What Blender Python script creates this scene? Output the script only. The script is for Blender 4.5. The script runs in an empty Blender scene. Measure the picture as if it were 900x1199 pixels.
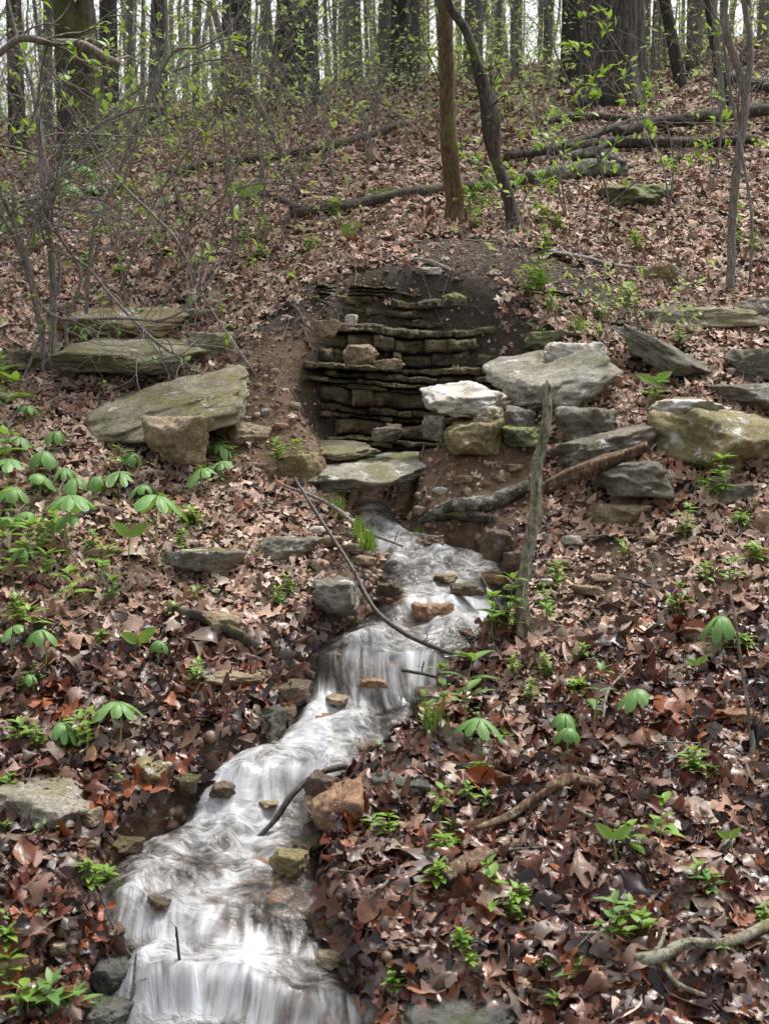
import bpy, math, random
import numpy as np
from mathutils import Vector, Matrix, Euler
R = math.radians
random.seed(7); rng = np.random.default_rng(7)
SC = bpy.context.scene
COL = SC.collection

# ------------------------------------------------------------------ camera
CZ = 2.4; F = 1600.0; PITCH = R(6.0)
cam_d = bpy.data.cameras.new('camera'); cam = bpy.data.objects.new('camera', cam_d); COL.objects.link(cam)
cam.location = (0, 0, CZ); cam.rotation_euler = (R(90) - PITCH, 0, 0)
cam_d.sensor_fit = 'VERTICAL'; cam_d.sensor_height = 24.0; cam_d.lens = 24.0 * F / 1199.0
cam_d.clip_start = 0.05; cam_d.clip_end = 600
cam_d.dof.use_dof = True; cam_d.dof.focus_distance = 6.2; cam_d.dof.aperture_fstop = 5.0
SC.camera = cam
# ------------------------------------------------------------------ light
w = bpy.data.worlds.new('World'); SC.world = w; w.use_nodes = True
nt = w.node_tree; nt.nodes.clear()
sky = nt.nodes.new('ShaderNodeTexSky'); sky.sky_type = 'NISHITA'; sky.sun_disc = False
SUN_EL, SUN_ROT = R(64), R(42)
sky.sun_elevation = SUN_EL; sky.sun_rotation = SUN_ROT; sky.air_density = 1.0; sky.dust_density = 4.0
hs = nt.nodes.new('ShaderNodeHueSaturation'); hs.inputs['Saturation'].default_value = 0.22
bg = nt.nodes.new('ShaderNodeBackground'); bg.inputs[1].default_value = 0.15
wo = nt.nodes.new('ShaderNodeOutputWorld')
nt.links.new(sky.outputs[0], hs.inputs['Color']); nt.links.new(hs.outputs[0], bg.inputs[0]); nt.links.new(bg.outputs[0], wo.inputs[0])
sd = bpy.data.lights.new('sun', 'SUN'); sd.energy = 2.2; sd.angle = R(12); sd.color = (1, .97, .92)
so = bpy.data.objects.new('sun', sd); COL.objects.link(so)
_az = SUN_ROT
_sv = Vector((math.sin(_az) * math.cos(SUN_EL), math.cos(_az) * math.cos(SUN_EL), math.sin(SUN_EL)))
so.rotation_euler = _sv.to_track_quat('Z', 'Y').to_euler()
SC.view_settings.view_transform = 'Standard'; SC.view_settings.look = 'None'
SC.view_settings.gamma = 1; SC.view_settings.exposure = 0.86
SC.cycles.max_bounces = 6; SC.cycles.diffuse_bounces = 3; SC.cycles.glossy_bounces = 3
SC.cycles.transparent_max_bounces = 6; SC.cycles.transmission_bounces = 4
SC.cycles.use_denoising = True
SC.cycles.caustics_reflective = False; SC.cycles.caustics_refractive = False

# ------------------------------------------------------------------ maths helpers
CP, SP = math.cos(PITCH), math.sin(PITCH)
def at(px, py, D):
    u = (px - 450) / F; v = (599.5 - py) / F
    dy = CP + v * SP; dz = -SP + v * CP
    t = D / dy
    return np.array([u * t, D, CZ + dz * t])
def _h(ix, iy, iz, s):
    n = (ix.astype(np.int64) * 374761393 + iy.astype(np.int64) * 668265263 + iz.astype(np.int64) * 2147483647 + s * 1274126177) & 0xffffffff
    n = ((n ^ (n >> 13)) * 1274126177) & 0xffffffff
    n = (n ^ (n >> 16)) & 0xffffffff
    return n / 4294967295.0
def vnoise(x, y, z=0, s=0):
    x, y, z = np.broadcast_arrays(np.asarray(x, float), np.asarray(y, float), np.asarray(z, float))
    ix, iy, iz = np.floor(x), np.floor(y), np.floor(z)
    fx, fy, fz = x - ix, y - iy, z - iz
    fx, fy, fz = [f * f * (3 - 2 * f) for f in (fx, fy, fz)]
    r = 0
    for a in (0, 1):
        for b in (0, 1):
            for c in (0, 1):
                r = r + _h(ix + a, iy + b, iz + c, s) * (fx if a else 1 - fx) * (fy if b else 1 - fy) * (fz if c else 1 - fz)
    return r * 2 - 1
def fbm(x, y, z=0, o=4, s=0):
    r = 0; a = 1.0; t = 0
    for k in range(o):
        r = r + a * vnoise(np.asarray(x) * 2**k + 17.3 * k, np.asarray(y) * 2**k, np.asarray(z) * 2**k, s + k); t += a; a *= .5
    return r / t
def sstep(a, b, x):
    t = np.clip((x - a) / (b - a), 0, 1); return t * t * (3 - 2 * t)

# ------------------------------------------------------------------ terrain
# stream rows: py, left px, right px, distance
WR = [(584,404,452,6.2),(591,404,460,6.0),(605,408,470,5.9),(625,424,500,5.76),(645,440,592,5.62),(665,446,604,5.45),(700,437,600,5.22),
      (725,412,590,5.14),(745,372,572,4.98),(760,347,556,4.88),(800,345,530,4.80),(825,335,512,4.74),(850,325,502,4.55),
      (875,290,480,4.40),(890,252,455,4.34),(930,222,410,4.25),(960,205,388,4.17),(985,140,383,4.06),(1010,112,380,3.88),
      (1045,112,374,3.66),(1075,125,370,3.60),(1110,130,385,3.54),(1135,118,405,3.43),(1170,105,418,3.38),(1199,92,430,3.34)]
_wy, _wz, _wl, _wr = [], [], [], []
for py, l, r, D in WR:
    a = at(l, py, D); b = at(r, py, D); _wy.append(D); _wz.append(a[2]); _wl.append(a[0]); _wr.append(b[0])
for D, z, l, r in ((2.9, .53, -.85, -.02), (2.2, .3, -.75, .1), (1.0, .02, -.6, .3), (-3, -.7, -.6, .5)):
    _wy.append(D); _wz.append(z); _wl.append(l); _wr.append(r)
_o = np.argsort(_wy); _wy = np.array(_wy)[_o]; _wz = np.array(_wz)[_o]; _wl = np.array(_wl)[_o]; _wr = np.array(_wr)[_o]
def wz(y): return np.interp(y, _wy, _wz)
def wzs(x, y):
    q = np.asarray(y) + .15 * fbm(np.asarray(x) * 2.3 + 4, np.asarray(y) * .8, 0, 3, 61)
    return (wz(q - .03) + 2 * wz(q) + wz(q + .03)) / 4
def wl(y): return np.interp(y, _wy, _wl) + .045 * fbm(np.asarray(y) * 7, 0, 0, 3, 5)
def wr(y): return np.interp(y, _wy, _wr) + .045 * fbm(np.asarray(y) * 7, 0, 0, 3, 6)
HC = [(0,1199,3.3),(-200,1199,3.3),(600,1199,3.3),(900,1199,3.3),(1100,1199,3.25),
      (50,1000,3.85),(-150,1000,3.85),(600,1000,3.85),(900,1000,3.8),(470,960,3.98),(1100,1000,3.75),
      (100,850,4.45),(-100,850,4.4),(250,850,4.5),(700,850,4.38),(900,850,4.3),(550,850,4.5),(1050,850,4.3),
      (100,700,5.05),(350,720,5.05),(700,700,5.05),(900,700,4.95),(-100,700,5.0),(1080,700,4.95),
      (100,600,5.6),(300,600,5.65),(380,600,5.8),(560,570,5.85),(620,560,5.85),(800,600,5.5),(950,600,5.45),(-100,600,5.6),
      (50,500,6.2),(250,500,6.25),(540,505,6.08),(640,500,6.05),(750,500,5.95),(900,500,5.9),(-100,500,6.2),(1050,500,5.9),
      (0,420,6.9),(200,420,6.8),(700,420,6.5),(900,420,6.45),(-150,420,6.9),(1050,420,6.4),
      (0,340,7.8),(300,350,7.25),(360,335,6.95),(480,325,6.85),(600,325,6.85),(690,345,7.05),(900,340,7.4),(1100,330,7.4),
      (0,270,8.9),(250,270,8.3),(450,270,7.9),(600,270,7.9),(800,270,8.2),(1000,265,8.3),
      (0,220,10),(200,200,10.2),(450,200,9.7),(700,200,9.6),(900,190,9.6),
      (0,180,12),(200,165,12),(450,150,11.8),(700,140,11.5),(900,125,11.5),
      (0,160,16),(250,140,16),(450,112,16),(700,98,16),(900,75,16),
      (0,140,30),(300,125,30),(500,105,30),(700,85,30),(900,45,26),(1100,30,26)]
hp = [at(*c) for c in HC]
hp += [np.array(p) for p in ((-3, 0, .4), (3, 0, .4), (-7, 3, 1.2), (7, 3, 1.3), (-8, 8, 2.6), (9, 8, 3.6), (-14, 14, 4.2), (14, 14, 6.5),
                             (-40, 40, 8), (40, 40, 16), (0, 60, 13), (-60, 90, 11), (60, 90, 18), (0, 110, 15), (-40, 0, 1), (40, 0, 4), (0, -20, -3))]
hp = np.array(hp)
def _k(r2): return r2 * np.log(r2 + 1e-9) * .5
_n = len(hp); A = np.zeros((_n + 3, _n + 3))
dx = hp[:, None, 0] - hp[None, :, 0]; dy = hp[:, None, 1] - hp[None, :, 1]
A[:_n, :_n] = _k(dx**2 + dy**2) + np.eye(_n) * .02
A[:_n, _n] = 1; A[:_n, _n + 1:] = hp[:, :2]; A[_n, :_n] = 1; A[_n + 1:, :_n] = hp[:, :2].T
_c = np.linalg.solve(A, np.concatenate([hp[:, 2], [0, 0, 0]]))
def hill(x, y):
    x = np.clip(x, -60, 60); y = np.clip(y, -20, 110)
    out = _c[_n] + _c[_n + 1] * x + _c[_n + 2] * y
    for i in range(_n):
        out = out + _c[i] * _k((x - hp[i, 0])**2 + (y - hp[i, 1])**2)
    return out
def ywall(x): return 6.53 - .35 * np.clip(-.12 - x, 0, 1) - .12 * np.clip(x - .45, 0, 1)
ZF = at(440, 562, 6.3)[2]
def T(x, y):
    x = np.asarray(x, float); y = np.asarray(y, float)
    z = hill(x, y)
    near = sstep(20, 10, y)
    z = z + near * (.035 * fbm(x * 1.6, y * 1.6, 0, 3, 11) + .014 * fbm(x * 7, y * 7, 0, 3, 12)) + (1 - near) * .25 * fbm(x * .2, y * .2, 0, 3, 9)
    # the hollow of the spring
    hz = ZF + 1.45 * np.clip(-.18 - x, 0, 9) + .85 * np.clip(x - .12, 0, 9) + 2.7 * np.clip(y - ywall(x) - .03, 0, 9) + .05 * fbm(x * 5, y * 5, 0, 4, 21) + .030 * fbm(x * 17, y * 17, 0, 3, 22)
    inh = sstep(5.82, 6.05, y)
    hz2 = hz + (1 - inh) * 3
    d = z - hz2; kk = .05
    z = np.where(d > kk, hz2, np.where(d < -kk, z, z - (d + kk)**2 / (4 * kk)))
    # channel
    Z = wzs(x, y); d = np.maximum(wl(y) - x, x - wr(y))
    inside = Z - .07 - .05 * np.clip(-d / .1, 0, 1) + .015 * fbm(x * 9, y * 9, 0, 3, 31)
    bank_hi = Z + .07 + 1.1 * np.clip(d, 0, 9) + .02 * fbm(x * 6, y * 6, 0, 3, 33)
    bank_lo = Z + .065 * sstep(-.02, .07, d)
    zo = np.clip(z, bank_lo, np.maximum(bank_hi, bank_lo))
    t = sstep(-.015, .05, d)
    zc = inside * (1 - t) + zo * t
    use = (y < 6.0) & (d < 1.6)
    f = sstep(1.6, .8, d)
    z = np.where(use, zc * f + z * (1 - f), z)
    cv = sstep(.035, 0, np.maximum(np.abs(x + .05) - .165, np.abs(y - 6.11) - .22))
    return z * (1 - cv) + np.minimum(z, ZF - .17) * cv
def Tn(x, y, e=.03):
    n = np.stack([-(T(x + e, y) - T(x - e, y)) / (2 * e), -(T(x, y + e) - T(x, y - e)) / (2 * e), np.ones_like(x)], -1)
    return n / np.linalg.norm(n, axis=-1, keepdims=True)
_ts = np.concatenate([np.arange(2.6, 12, .012), np.arange(12, 60, .1)])
def G(px, py):
    """the ground point seen at this pixel of the photograph"""
    p0 = at(px, py, 1.0) - np.array([0, 0, CZ])
    x = p0[0] * _ts; z = CZ + p0[2] * _ts
    b = np.where(z < T(x, _ts))[0]
    D = _ts[b[0]] if len(b) else 30.0
    return np.array([p0[0] * D, D, float(T(p0[0] * D, D))])
def px_of(P):
    P = np.asarray(P, float); yc = P[..., 1] * CP - (P[..., 2] - CZ) * SP; zc = P[..., 1] * SP + (P[..., 2] - CZ) * CP
    return 450 + F * P[..., 0] / yc, 599.5 - F * zc / yc

# ------------------------------------------------------------------ object helpers
LABELS = {}
def mk_mesh(name, v, f, m, attrs=None, smooth=True):
    me = bpy.data.meshes.new(name)
    if isinstance(f, np.ndarray):
        k = f.shape[1]; nf = len(f)
        me.vertices.add(len(v)); me.vertices.foreach_set('co', np.asarray(v, np.float32).ravel())
        me.loops.add(nf * k); me.loops.foreach_set('vertex_index', f.astype(np.int32).ravel())
        me.polygons.add(nf); me.polygons.foreach_set('loop_start', np.arange(0, nf * k, k, dtype=np.int32))
        me.update(calc_edges=True)
    else:
        me.from_pydata([tuple(map(float, q)) for q in v], [], [tuple(map(int, q)) for q in f])
    if attrs:
        for an, arr in attrs.items():
            a = me.attributes.new(an, 'FLOAT_COLOR', 'POINT'); a.data.foreach_set('color', np.asarray(arr, np.float32).ravel())
    if smooth: me.polygons.foreach_set('use_smooth', np.ones(len(me.polygons), bool))
    if m: me.materials.append(m)
    me.update(); return me
def link(name, me, parent=None, loc=None, rot=None):
    o = bpy.data.objects.new(name, me); COL.objects.link(o)
    if parent: o.parent = parent
    if loc is not None: o.location = tuple(map(float, loc))
    if rot is not None: o.rotation_euler = rot
    return o
def tag(o, label=None, cat=None, group=None, kind=None):
    if label:
        o['label'] = label
        LABELS.setdefault(label, []).append((o.name, group))
    if cat: o['category'] = cat
    if group: o['group'] = group
    if kind: o['kind'] = kind
    return o
def thing(name, loc, label, cat, group=None, rz=0):
    o = link(name, None, None, loc, (0, 0, rz)); return tag(o, label, cat, group)
class MB:
    def __init__(s): s.v = []; s.f = []; s.n = 0
    def add(s, v, f):
        s.v.append(np.asarray(v, float)); s.f.append(np.asarray(f, int) + s.n); s.n += len(v)
    def tube(s, pts, rad, k=6, rough=0, seed=0, cap=True, kink=0):
        pts = np.asarray(pts, float); n = len(pts)
        rad = np.interp(np.linspace(0, 1, n), np.linspace(0, 1, len(rad)), rad) if not np.isscalar(rad) else np.full(n, rad)
        t = np.gradient(pts, axis=0); t /= np.linalg.norm(t, axis=1, keepdims=True) + 1e-9
        u = np.cross(t[0], [0.3, .9, .1] if abs(t[0][2]) > .8 else [0, 0, 1.]); u /= np.linalg.norm(u)
        a = np.arange(k) / k * 2 * math.pi; V = np.empty((n, k, 3))
        L = np.concatenate([[0], np.cumsum(np.linalg.norm(np.diff(pts, axis=0), axis=1))])
        for i in range(n):
            u = u - t[i] * u.dot(t[i]); u /= np.linalg.norm(u) + 1e-9; w_ = np.cross(t[i], u)
            r = np.full(k, rad[i])
            if rough: r = r * (1 + rough * (fbm(np.cos(a) * 2.2, np.sin(a) * 2.2, L[i] / (rad.mean() * 5 + 1e-6), 3, seed)))
            V[i] = pts[i] + np.cos(a)[:, None] * u * r[:, None] + np.sin(a)[:, None] * w_ * r[:, None]
        V = V.reshape(-1, 3); i, j = np.meshgrid(np.arange(n - 1), np.arange(k), indexing='ij'); j2 = (j + 1) % k
        f = np.stack([i * k + j, i * k + j2, (i + 1) * k + j2, (i + 1) * k + j], -1).reshape(-1, 4)
        if cap:
            V = np.concatenate([V, pts[:1], pts[-1:]]); c0 = n * k; c1 = c0 + 1
            jj = np.arange(0, k, 1); j2 = (jj + 1) % k
            e0 = np.stack([np.full(k, c0), j2, jj, jj], -1); e1 = np.stack([np.full(k, c1), (n - 1) * k + jj, (n - 1) * k + j2, (n - 1) * k + j2], -1)
            f = np.concatenate([f, e0, e1])
        s.add(V, f)
    def mesh(s, name, m, attrs=None, origin=None):
        v = np.concatenate(s.v); f = np.concatenate(s.f)
        if origin is not None: v = v - np.asarray(origin)
        tri = (f[:, 2] == f[:, 3])
        if tri.any():
            F_ = [tuple(q[:3]) for q in f[tri]] + [tuple(q) for q in f[~tri]]
            return mk_mesh(name, v, F_, m, attrs)
        return mk_mesh(name, v, f, m, attrs)
def spline(p, n=40, wob=0, seed=0):
    p = np.asarray(p, float)
    if len(p) == 2: p = np.array([p[0], (p[0] * 2 + p[1]) / 3, (p[0] + p[1] * 2) / 3, p[1]])
    q = np.concatenate([[2 * p[0] - p[1]], p, [2 * p[-1] - p[-2]]]); out = []
    m = len(p) - 1; ts = np.linspace(0, m - 1e-6, n)
    for t in ts:
        i = int(t); f = t - i; a, b, c, d = q[i], q[i + 1], q[i + 2], q[i + 3]
        out.append(.5 * ((2 * b) + (-a + c) * f + (2 * a - 5 * b + 4 * c - d) * f**2 + (-a + 3 * b - 3 * c + d) * f**3))
    out = np.array(out)
    if wob:
        L = np.linalg.norm(out[-1] - out[0]); k = np.linspace(0, 9, n)
        for ax in range(3): out[:, ax] += wob * L * .3 * fbm(k * .8, seed + ax * 7.7, 0, 3, 3)
    return out

# ------------------------------------------------------------------ materials
def new_mat(name):
    m = bpy.data.materials.new(name); m.use_nodes = True; n = m.node_tree; n.nodes.clear()
    o = n.nodes.new('ShaderNodeOutputMaterial'); b = n.nodes.new('ShaderNodeBsdfPrincipled'); n.links.new(b.outputs[0], o.inputs[0])
    return m, n, b
def N(n, t, **kw):
    d = n.nodes.new(t)
    for k, v in kw.items():
        if k.startswith('_'): setattr(d, k[1:], v)
        else: d.inputs[k].default_value = v
    return d
def ramp(n, src, stops, mode='LINEAR'):
    r = n.nodes.new('ShaderNodeValToRGB'); r.color_ramp.interpolation = mode; e = r.color_ramp.elements
    while len(e) < len(stops): e.new(.5)
    for q, (p, c) in zip(e, stops): q.position = p; q.color = (*c, 1) if len(c) == 3 else c
    n.links.new(src, r.inputs[0]); return r.outputs[0]
def mixc(n, fac, a, b, mode='MIX'):
    m = n.nodes.new('ShaderNodeMix'); m.data_type = 'RGBA'; m.blend_type = mode
    for s, v in ((m.inputs[0], fac), (m.inputs[6], a), (m.inputs[7], b)):
        if hasattr(v, 'is_linked') or isinstance(v, bpy.types.NodeSocket): n.links.new(v, s)
        else: s.default_value = v if not isinstance(v, tuple) else (*v, 1)
    return m.outputs[2]
def math_(n, op, a, b=0.5, clamp=False):
    m = n.nodes.new('ShaderNodeMath'); m.operation = op; m.use_clamp = clamp
    for s, v in ((m.inputs[0], a), (m.inputs[1], b)):
        if isinstance(v, bpy.types.NodeSocket): n.links.new(v, s)
        else: s.default_value = v
    return m.outputs[0]
def coords(n, scale=(1, 1, 1), kind='Object'):
    tc = n.nodes.new('ShaderNodeTexCoord'); mp = n.nodes.new('ShaderNodeMapping'); mp.inputs['Scale'].default_value = scale
    n.links.new(tc.outputs[kind], mp.inputs[0])
    oi = n.nodes.new('ShaderNodeObjectInfo'); ad = n.nodes.new('ShaderNodeVectorMath'); ad.operation = 'ADD'
    ml = math_(n, 'MULTIPLY', oi.outputs['Random'], 37.0)
    n.links.new(mp.outputs[0], ad.inputs[0]); n.links.new(ml, ad.inputs[1]); return ad.outputs[0], oi.outputs['Random']
def noise(n, vec, scale, detail=5, rough=.6, dist=0):
    t = N(n, 'ShaderNodeTexNoise', Scale=scale, Detail=detail, Roughness=rough, Distortion=dist); n.links.new(vec, t.inputs['Vector']); return t.outputs['Fac']
def bump(n, b, h, strength=.5, dist=.01):
    q = N(n, 'ShaderNodeBump', Strength=strength, Distance=dist); n.links.new(h, q.inputs['Height']); n.links.new(q.outputs[0], b.inputs['Normal'])
def rock_mat(name, c1, c2, c3, moss=.0, mossc=(.10, .10, .02), lich=0., rough=.8, scale=6, strata=0., bd=.022):
    m, n, b = new_mat(name); v, rnd = coords(n)
    n1 = noise(n, v, scale, 8, .7, .4); n2 = noise(n, v, scale * 7, 8, .75); n3 = noise(n, v, scale * .6, 4, .6, .8)
    col = ramp(n, n1, [(.3, c1), (.5, c2), (.68, c3)])
    sp = ramp(n, n2, [(.32, (.35, .33, .3)), (.5, (1, 1, 1)), (.72, (1.25, 1.2, 1.1))])
    col = mixc(n, .85, col, sp, 'MULTIPLY')
    ng = noise(n, v, 140, 3, .7); col = mixc(n, .7, col, ramp(n, ng, [(.34, (.45, .43, .4)), (.5, (1, 1, 1)), (.66, (1.35, 1.3, 1.25))]), 'MULTIPLY')
    vc = N(n, 'ShaderNodeTexVoronoi', _feature='DISTANCE_TO_EDGE', Scale=scale * 1.5); dv = n.nodes.new('ShaderNodeVectorMath'); dv.operation = 'ADD'
    nn_ = N(n, 'ShaderNodeTexNoise', Scale=scale * 2, Detail=4.0); n.links.new(v, nn_.inputs['Vector']); sc_ = n.nodes.new('ShaderNodeVectorMath'); sc_.operation = 'SCALE'; sc_.inputs['Scale'].default_value = .25
    n.links.new(nn_.outputs['Color'], sc_.inputs[0]); n.links.new(v, dv.inputs[0]); n.links.new(sc_.outputs[0], dv.inputs[1]); n.links.new(dv.outputs[0], vc.inputs['Vector'])
    crack = math_(n, 'MULTIPLY', ramp(n, vc.outputs['Distance'], [(0, (0, 0, 0)), (.035, (1, 1, 1))]), 1.0); col = mixc(n, .45, col, mixc(n, crack, (.3, .27, .23), (1.0, 1.0, 1.0)), 'MULTIPLY')
    geo = n.nodes.new('ShaderNodeNewGeometry'); sx = n.nodes.new('ShaderNodeSeparateXYZ'); n.links.new(geo.outputs['Normal'], sx.inputs[0])
    up = math_(n, 'MULTIPLY', math_(n, 'ADD', sx.outputs[2], .45), .7, True)
    if moss:
        mk = math_(n, 'MULTIPLY', ramp(n, n3, [(.62 - moss * .35, (0, 0, 0)), (.72 - moss * .3, (1, 1, 1))]), up)
        n4 = noise(n, v, 60, 3); mc = ramp(n, n4, [(.3, tuple(c * .45 for c in mossc)), (.7, tuple(c * 1.5 for c in mossc))])
        col = mixc(n, math_(n, 'MULTIPLY', mk, .9), col, mc)
    if lich:
        n5 = noise(n, v, scale * 1.4, 7, .75, .3)
        lk = ramp(n, n5, [(.66 - lich * .25, (0, 0, 0)), (.69 - lich * .25, (1, 1, 1))])
        col = mixc(n, math_(n, 'MULTIPLY', lk, math_(n, 'MULTIPLY', up, .9)), col, (.62, .62, .58))
    n.links.new(col, b.inputs['Base Color'])
    n.links.new(ramp(n, n2, [(.3, (rough - .25,) * 3), (.7, (min(1, rough + .1),) * 3)]), b.inputs['Roughness'])
    h = math_(n, 'ADD', math_(n, 'ADD', n1, math_(n, 'MULTIPLY', n2, .6)), math_(n, 'ADD', math_(n, 'MULTIPLY', ng, .16), math_(n, 'MULTIPLY', crack, .12)))
    if strata:
        v2, _ = coords(n, (1, 1, 9)); h = math_(n, 'ADD', h, math_(n, 'MULTIPLY', noise(n, v2, 5, 5), strata))
    bump(n, b, h, 1.0, bd); return m
M = {}
M['grey'] = rock_mat('grey limestone', (.09, .08, .062), (.21, .19, .155), (.33, .31, .26), moss=.4, mossc=(.11, .105, .03), lich=.35)
M['palegrey'] = rock_mat('pale lichened limestone', (.16, .145, .11), (.32, .295, .24), (.45, .42, .35), moss=.35, mossc=(.16, .15, .05), lich=.32)
M['slab'] = rock_mat('mossy slab limestone', (.12, .105, .07), (.27, .24, .16), (.42, .385, .28), moss=.45, mossc=(.16, .15, .045), lich=.15)
M['tan'] = rock_mat('tan limestone', (.13, .09, .05), (.30, .225, .135), (.45, .375, .26), moss=.15, lich=.1)
M['white'] = rock_mat('pale limestone', (.30, .25, .18), (.52, .47, .39), (.66, .62, .55), moss=.1, lich=.8)
M['yellow'] = rock_mat('yellow lichened rock', (.17, .135, .06), (.30, .25, .12), (.42, .36, .21), moss=.6, mossc=(.20, .165, .06), lich=.4)
M['dark'] = rock_mat('dark grey rock', (.07, .06, .045), (.165, .145, .112), (.29, .26, .205), moss=.35, mossc=(.09, .085, .025), lich=.2)
M['wet'] = rock_mat('wet brown rock', (.05, .034, .022), (.13, .085, .052), (.22, .155, .10), moss=.3, mossc=(.09, .085, .02), rough=.42)
M['wetgrey'] = rock_mat('wet grey rock', (.035, .035, .032), (.085, .085, .075), (.17, .165, .14), moss=.35, mossc=(.055, .075, .018), rough=.5)
M['orange'] = rock_mat('wet orange rock', (.18, .09, .045), (.34, .19, .10), (.48, .33, .2), rough=.4)
M['moss'] = rock_mat('bright mossy rock', (.07, .07, .045), (.14, .13, .09), (.28, .27, .2), moss=1.0, mossc=(.16, .20, .035))
M['ledge'] = rock_mat('bedded limestone', (.018, .014, .010), (.105, .080, .043), (.42, .33, .19), moss=.7, mossc=(.085, .078, .018), rough=.7, scale=7, strata=1.2, bd=.02)

def bark_mat(name, c1, c2, moss=0., mossc=(.10, .11, .02), sc=1.0, lich=0., bd=.02, rough=.85):
    m, n, b = new_mat(name); v, rnd = coords(n, (sc, sc, sc * .22)); v0, _ = coords(n, (sc, sc, sc))
    n1 = noise(n, v, 28, 6, .7, .6); n2 = noise(n, v0, 3, 5, .6); n3 = noise(n, v0, 40, 4, .7)
    col = ramp(n, n1, [(.34, tuple(c * .4 for c in c1)), (.48, c1), (.68, c2)])
    col = mixc(n, .6, col, ramp(n, n3, [(.3, (.55, .55, .55)), (.7, (1.3, 1.3, 1.3))]), 'MULTIPLY')
    if moss: col = mixc(n, ramp(n, n2, [(.66 - moss * .35, (0, 0, 0)), (.74 - moss * .3, (.9, .9, .9))]), col, mixc(n, n3, tuple(c * .3 for c in mossc), tuple(c * 1.8 for c in mossc)))
    if lich: col = mixc(n, ramp(n, noise(n, v0, 14, 8, .75), [(.60 - lich * .14, (0, 0, 0)), (.68 - lich * .14, (.8, .8, .8))]), col, (.29, .31, .23))
    n.links.new(col, b.inputs['Base Color']); b.inputs['Roughness'].default_value = rough
    bump(n, b, math_(n, 'ADD', n1, math_(n, 'MULTIPLY', n3, .3)), 1.0, bd); return m
B = {}
B['oak'] = bark_mat('furrowed oak bark', (.075, .062, .05), (.25, .22, .185), bd=.06, sc=.9)
B['darkoak'] = bark_mat('dark bark', (.04, .034, .028), (.11, .095, .08), bd=.03, sc=.8)
B['mossy'] = bark_mat('mossy bark', (.045, .034, .024), (.12, .10, .07), moss=.5, mossc=(.085, .085, .018), bd=.03)
B['brownsap'] = bark_mat('brown mossy sapling bark', (.09, .055, .025), (.25, .16, .065), moss=.5, mossc=(.13, .11, .03), sc=3, bd=.006)
B['grey'] = bark_mat('grey smooth bark', (.13, .115, .095), (.27, .25, .215), sc=2.2, lich=.25, bd=.004)
B['pale'] = bark_mat('pale dead wood', (.17, .14, .11), (.38, .33, .27), sc=3, lich=.2, bd=.004)
B['twig'] = bark_mat('brown grey twig bark', (.17, .15, .125), (.37, .335, .295), sc=4, bd=.002)
B['darktwig'] = bark_mat('dark wet twig bark', (.035, .026, .02), (.11, .085, .065), sc=4, bd=.003, rough=.5)
B['log'] = bark_mat('dark fallen log bark', (.045, .033, .025), (.13, .10, .075), sc=1.5, moss=.25, lich=.18, bd=.015)
B['lichlog'] = bark_mat('lichened log bark', (.055, .045, .035), (.16, .13, .10), sc=1.5, lich=.8, bd=.015)
B['snag'] = bark_mat('lichened greenish dead wood', (.15, .125, .08), (.40, .36, .26), sc=2.5, lich=.75, moss=.4, mossc=(.14, .12, .03), bd=.008)
B['red'] = bark_mat('reddish rotten wood', (.10, .055, .03), (.30, .175, .095), sc=2, lich=.3, bd=.01)
B['far'] = bark_mat('far grey trunk bark', (.17, .155, .135), (.34, .32, .285), bd=.01, lich=.1)

def leafgreen(name, c, c2, trans=.35, rough=.5):
    m, n, b = new_mat(name); v, rnd = coords(n); geo = n.nodes.new('ShaderNodeNewGeometry')
    col = mixc(n, geo.outputs['Random Per Island'], c, c2)
    col = mixc(n, .5, col, ramp(n, noise(n, v, 35, 3), [(.3, (.75, .75, .75)), (.7, (1.2, 1.2, 1.2))]), 'MULTIPLY')
    n.links.new(col, b.inputs['Base Color']); b.inputs['Roughness'].default_value = rough
    t = n.nodes.new('ShaderNodeBsdfTranslucent'); n.links.new(mixc(n, .5, col, (.35, .5, .05)), t.inputs['Color'])
    mx = n.nodes.new('ShaderNodeMixShader'); mx.inputs[0].default_value = trans
    out = [q for q in n.nodes if q.type == 'OUTPUT_MATERIAL'][0]
    n.links.new(b.outputs[0], mx.inputs[1]); n.links.new(t.outputs[0], mx.inputs[2]); n.links.new(mx.outputs[0], out.inputs[0]); return m
L = {}
L['may'] = leafgreen('mayapple leaf green', (.12, .25, .06), (.18, .34, .10), .25, .52)
L['bright'] = leafgreen('fresh leaf green', (.16, .30, .04), (.26, .42, .07), .4)
L['mid'] = leafgreen('mid leaf green', (.10, .22, .05), (.18, .32, .07), .35)
L['canopy'] = leafgreen('young canopy green', (.27, .34, .13), (.42, .48, .22), .5)
L['stem'] = leafgreen('pale green stem', (.20, .28, .08), (.28, .33, .12), .1)
L['grass'] = leafgreen('grass green', (.16, .28, .04), (.28, .40, .08), .3)

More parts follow.
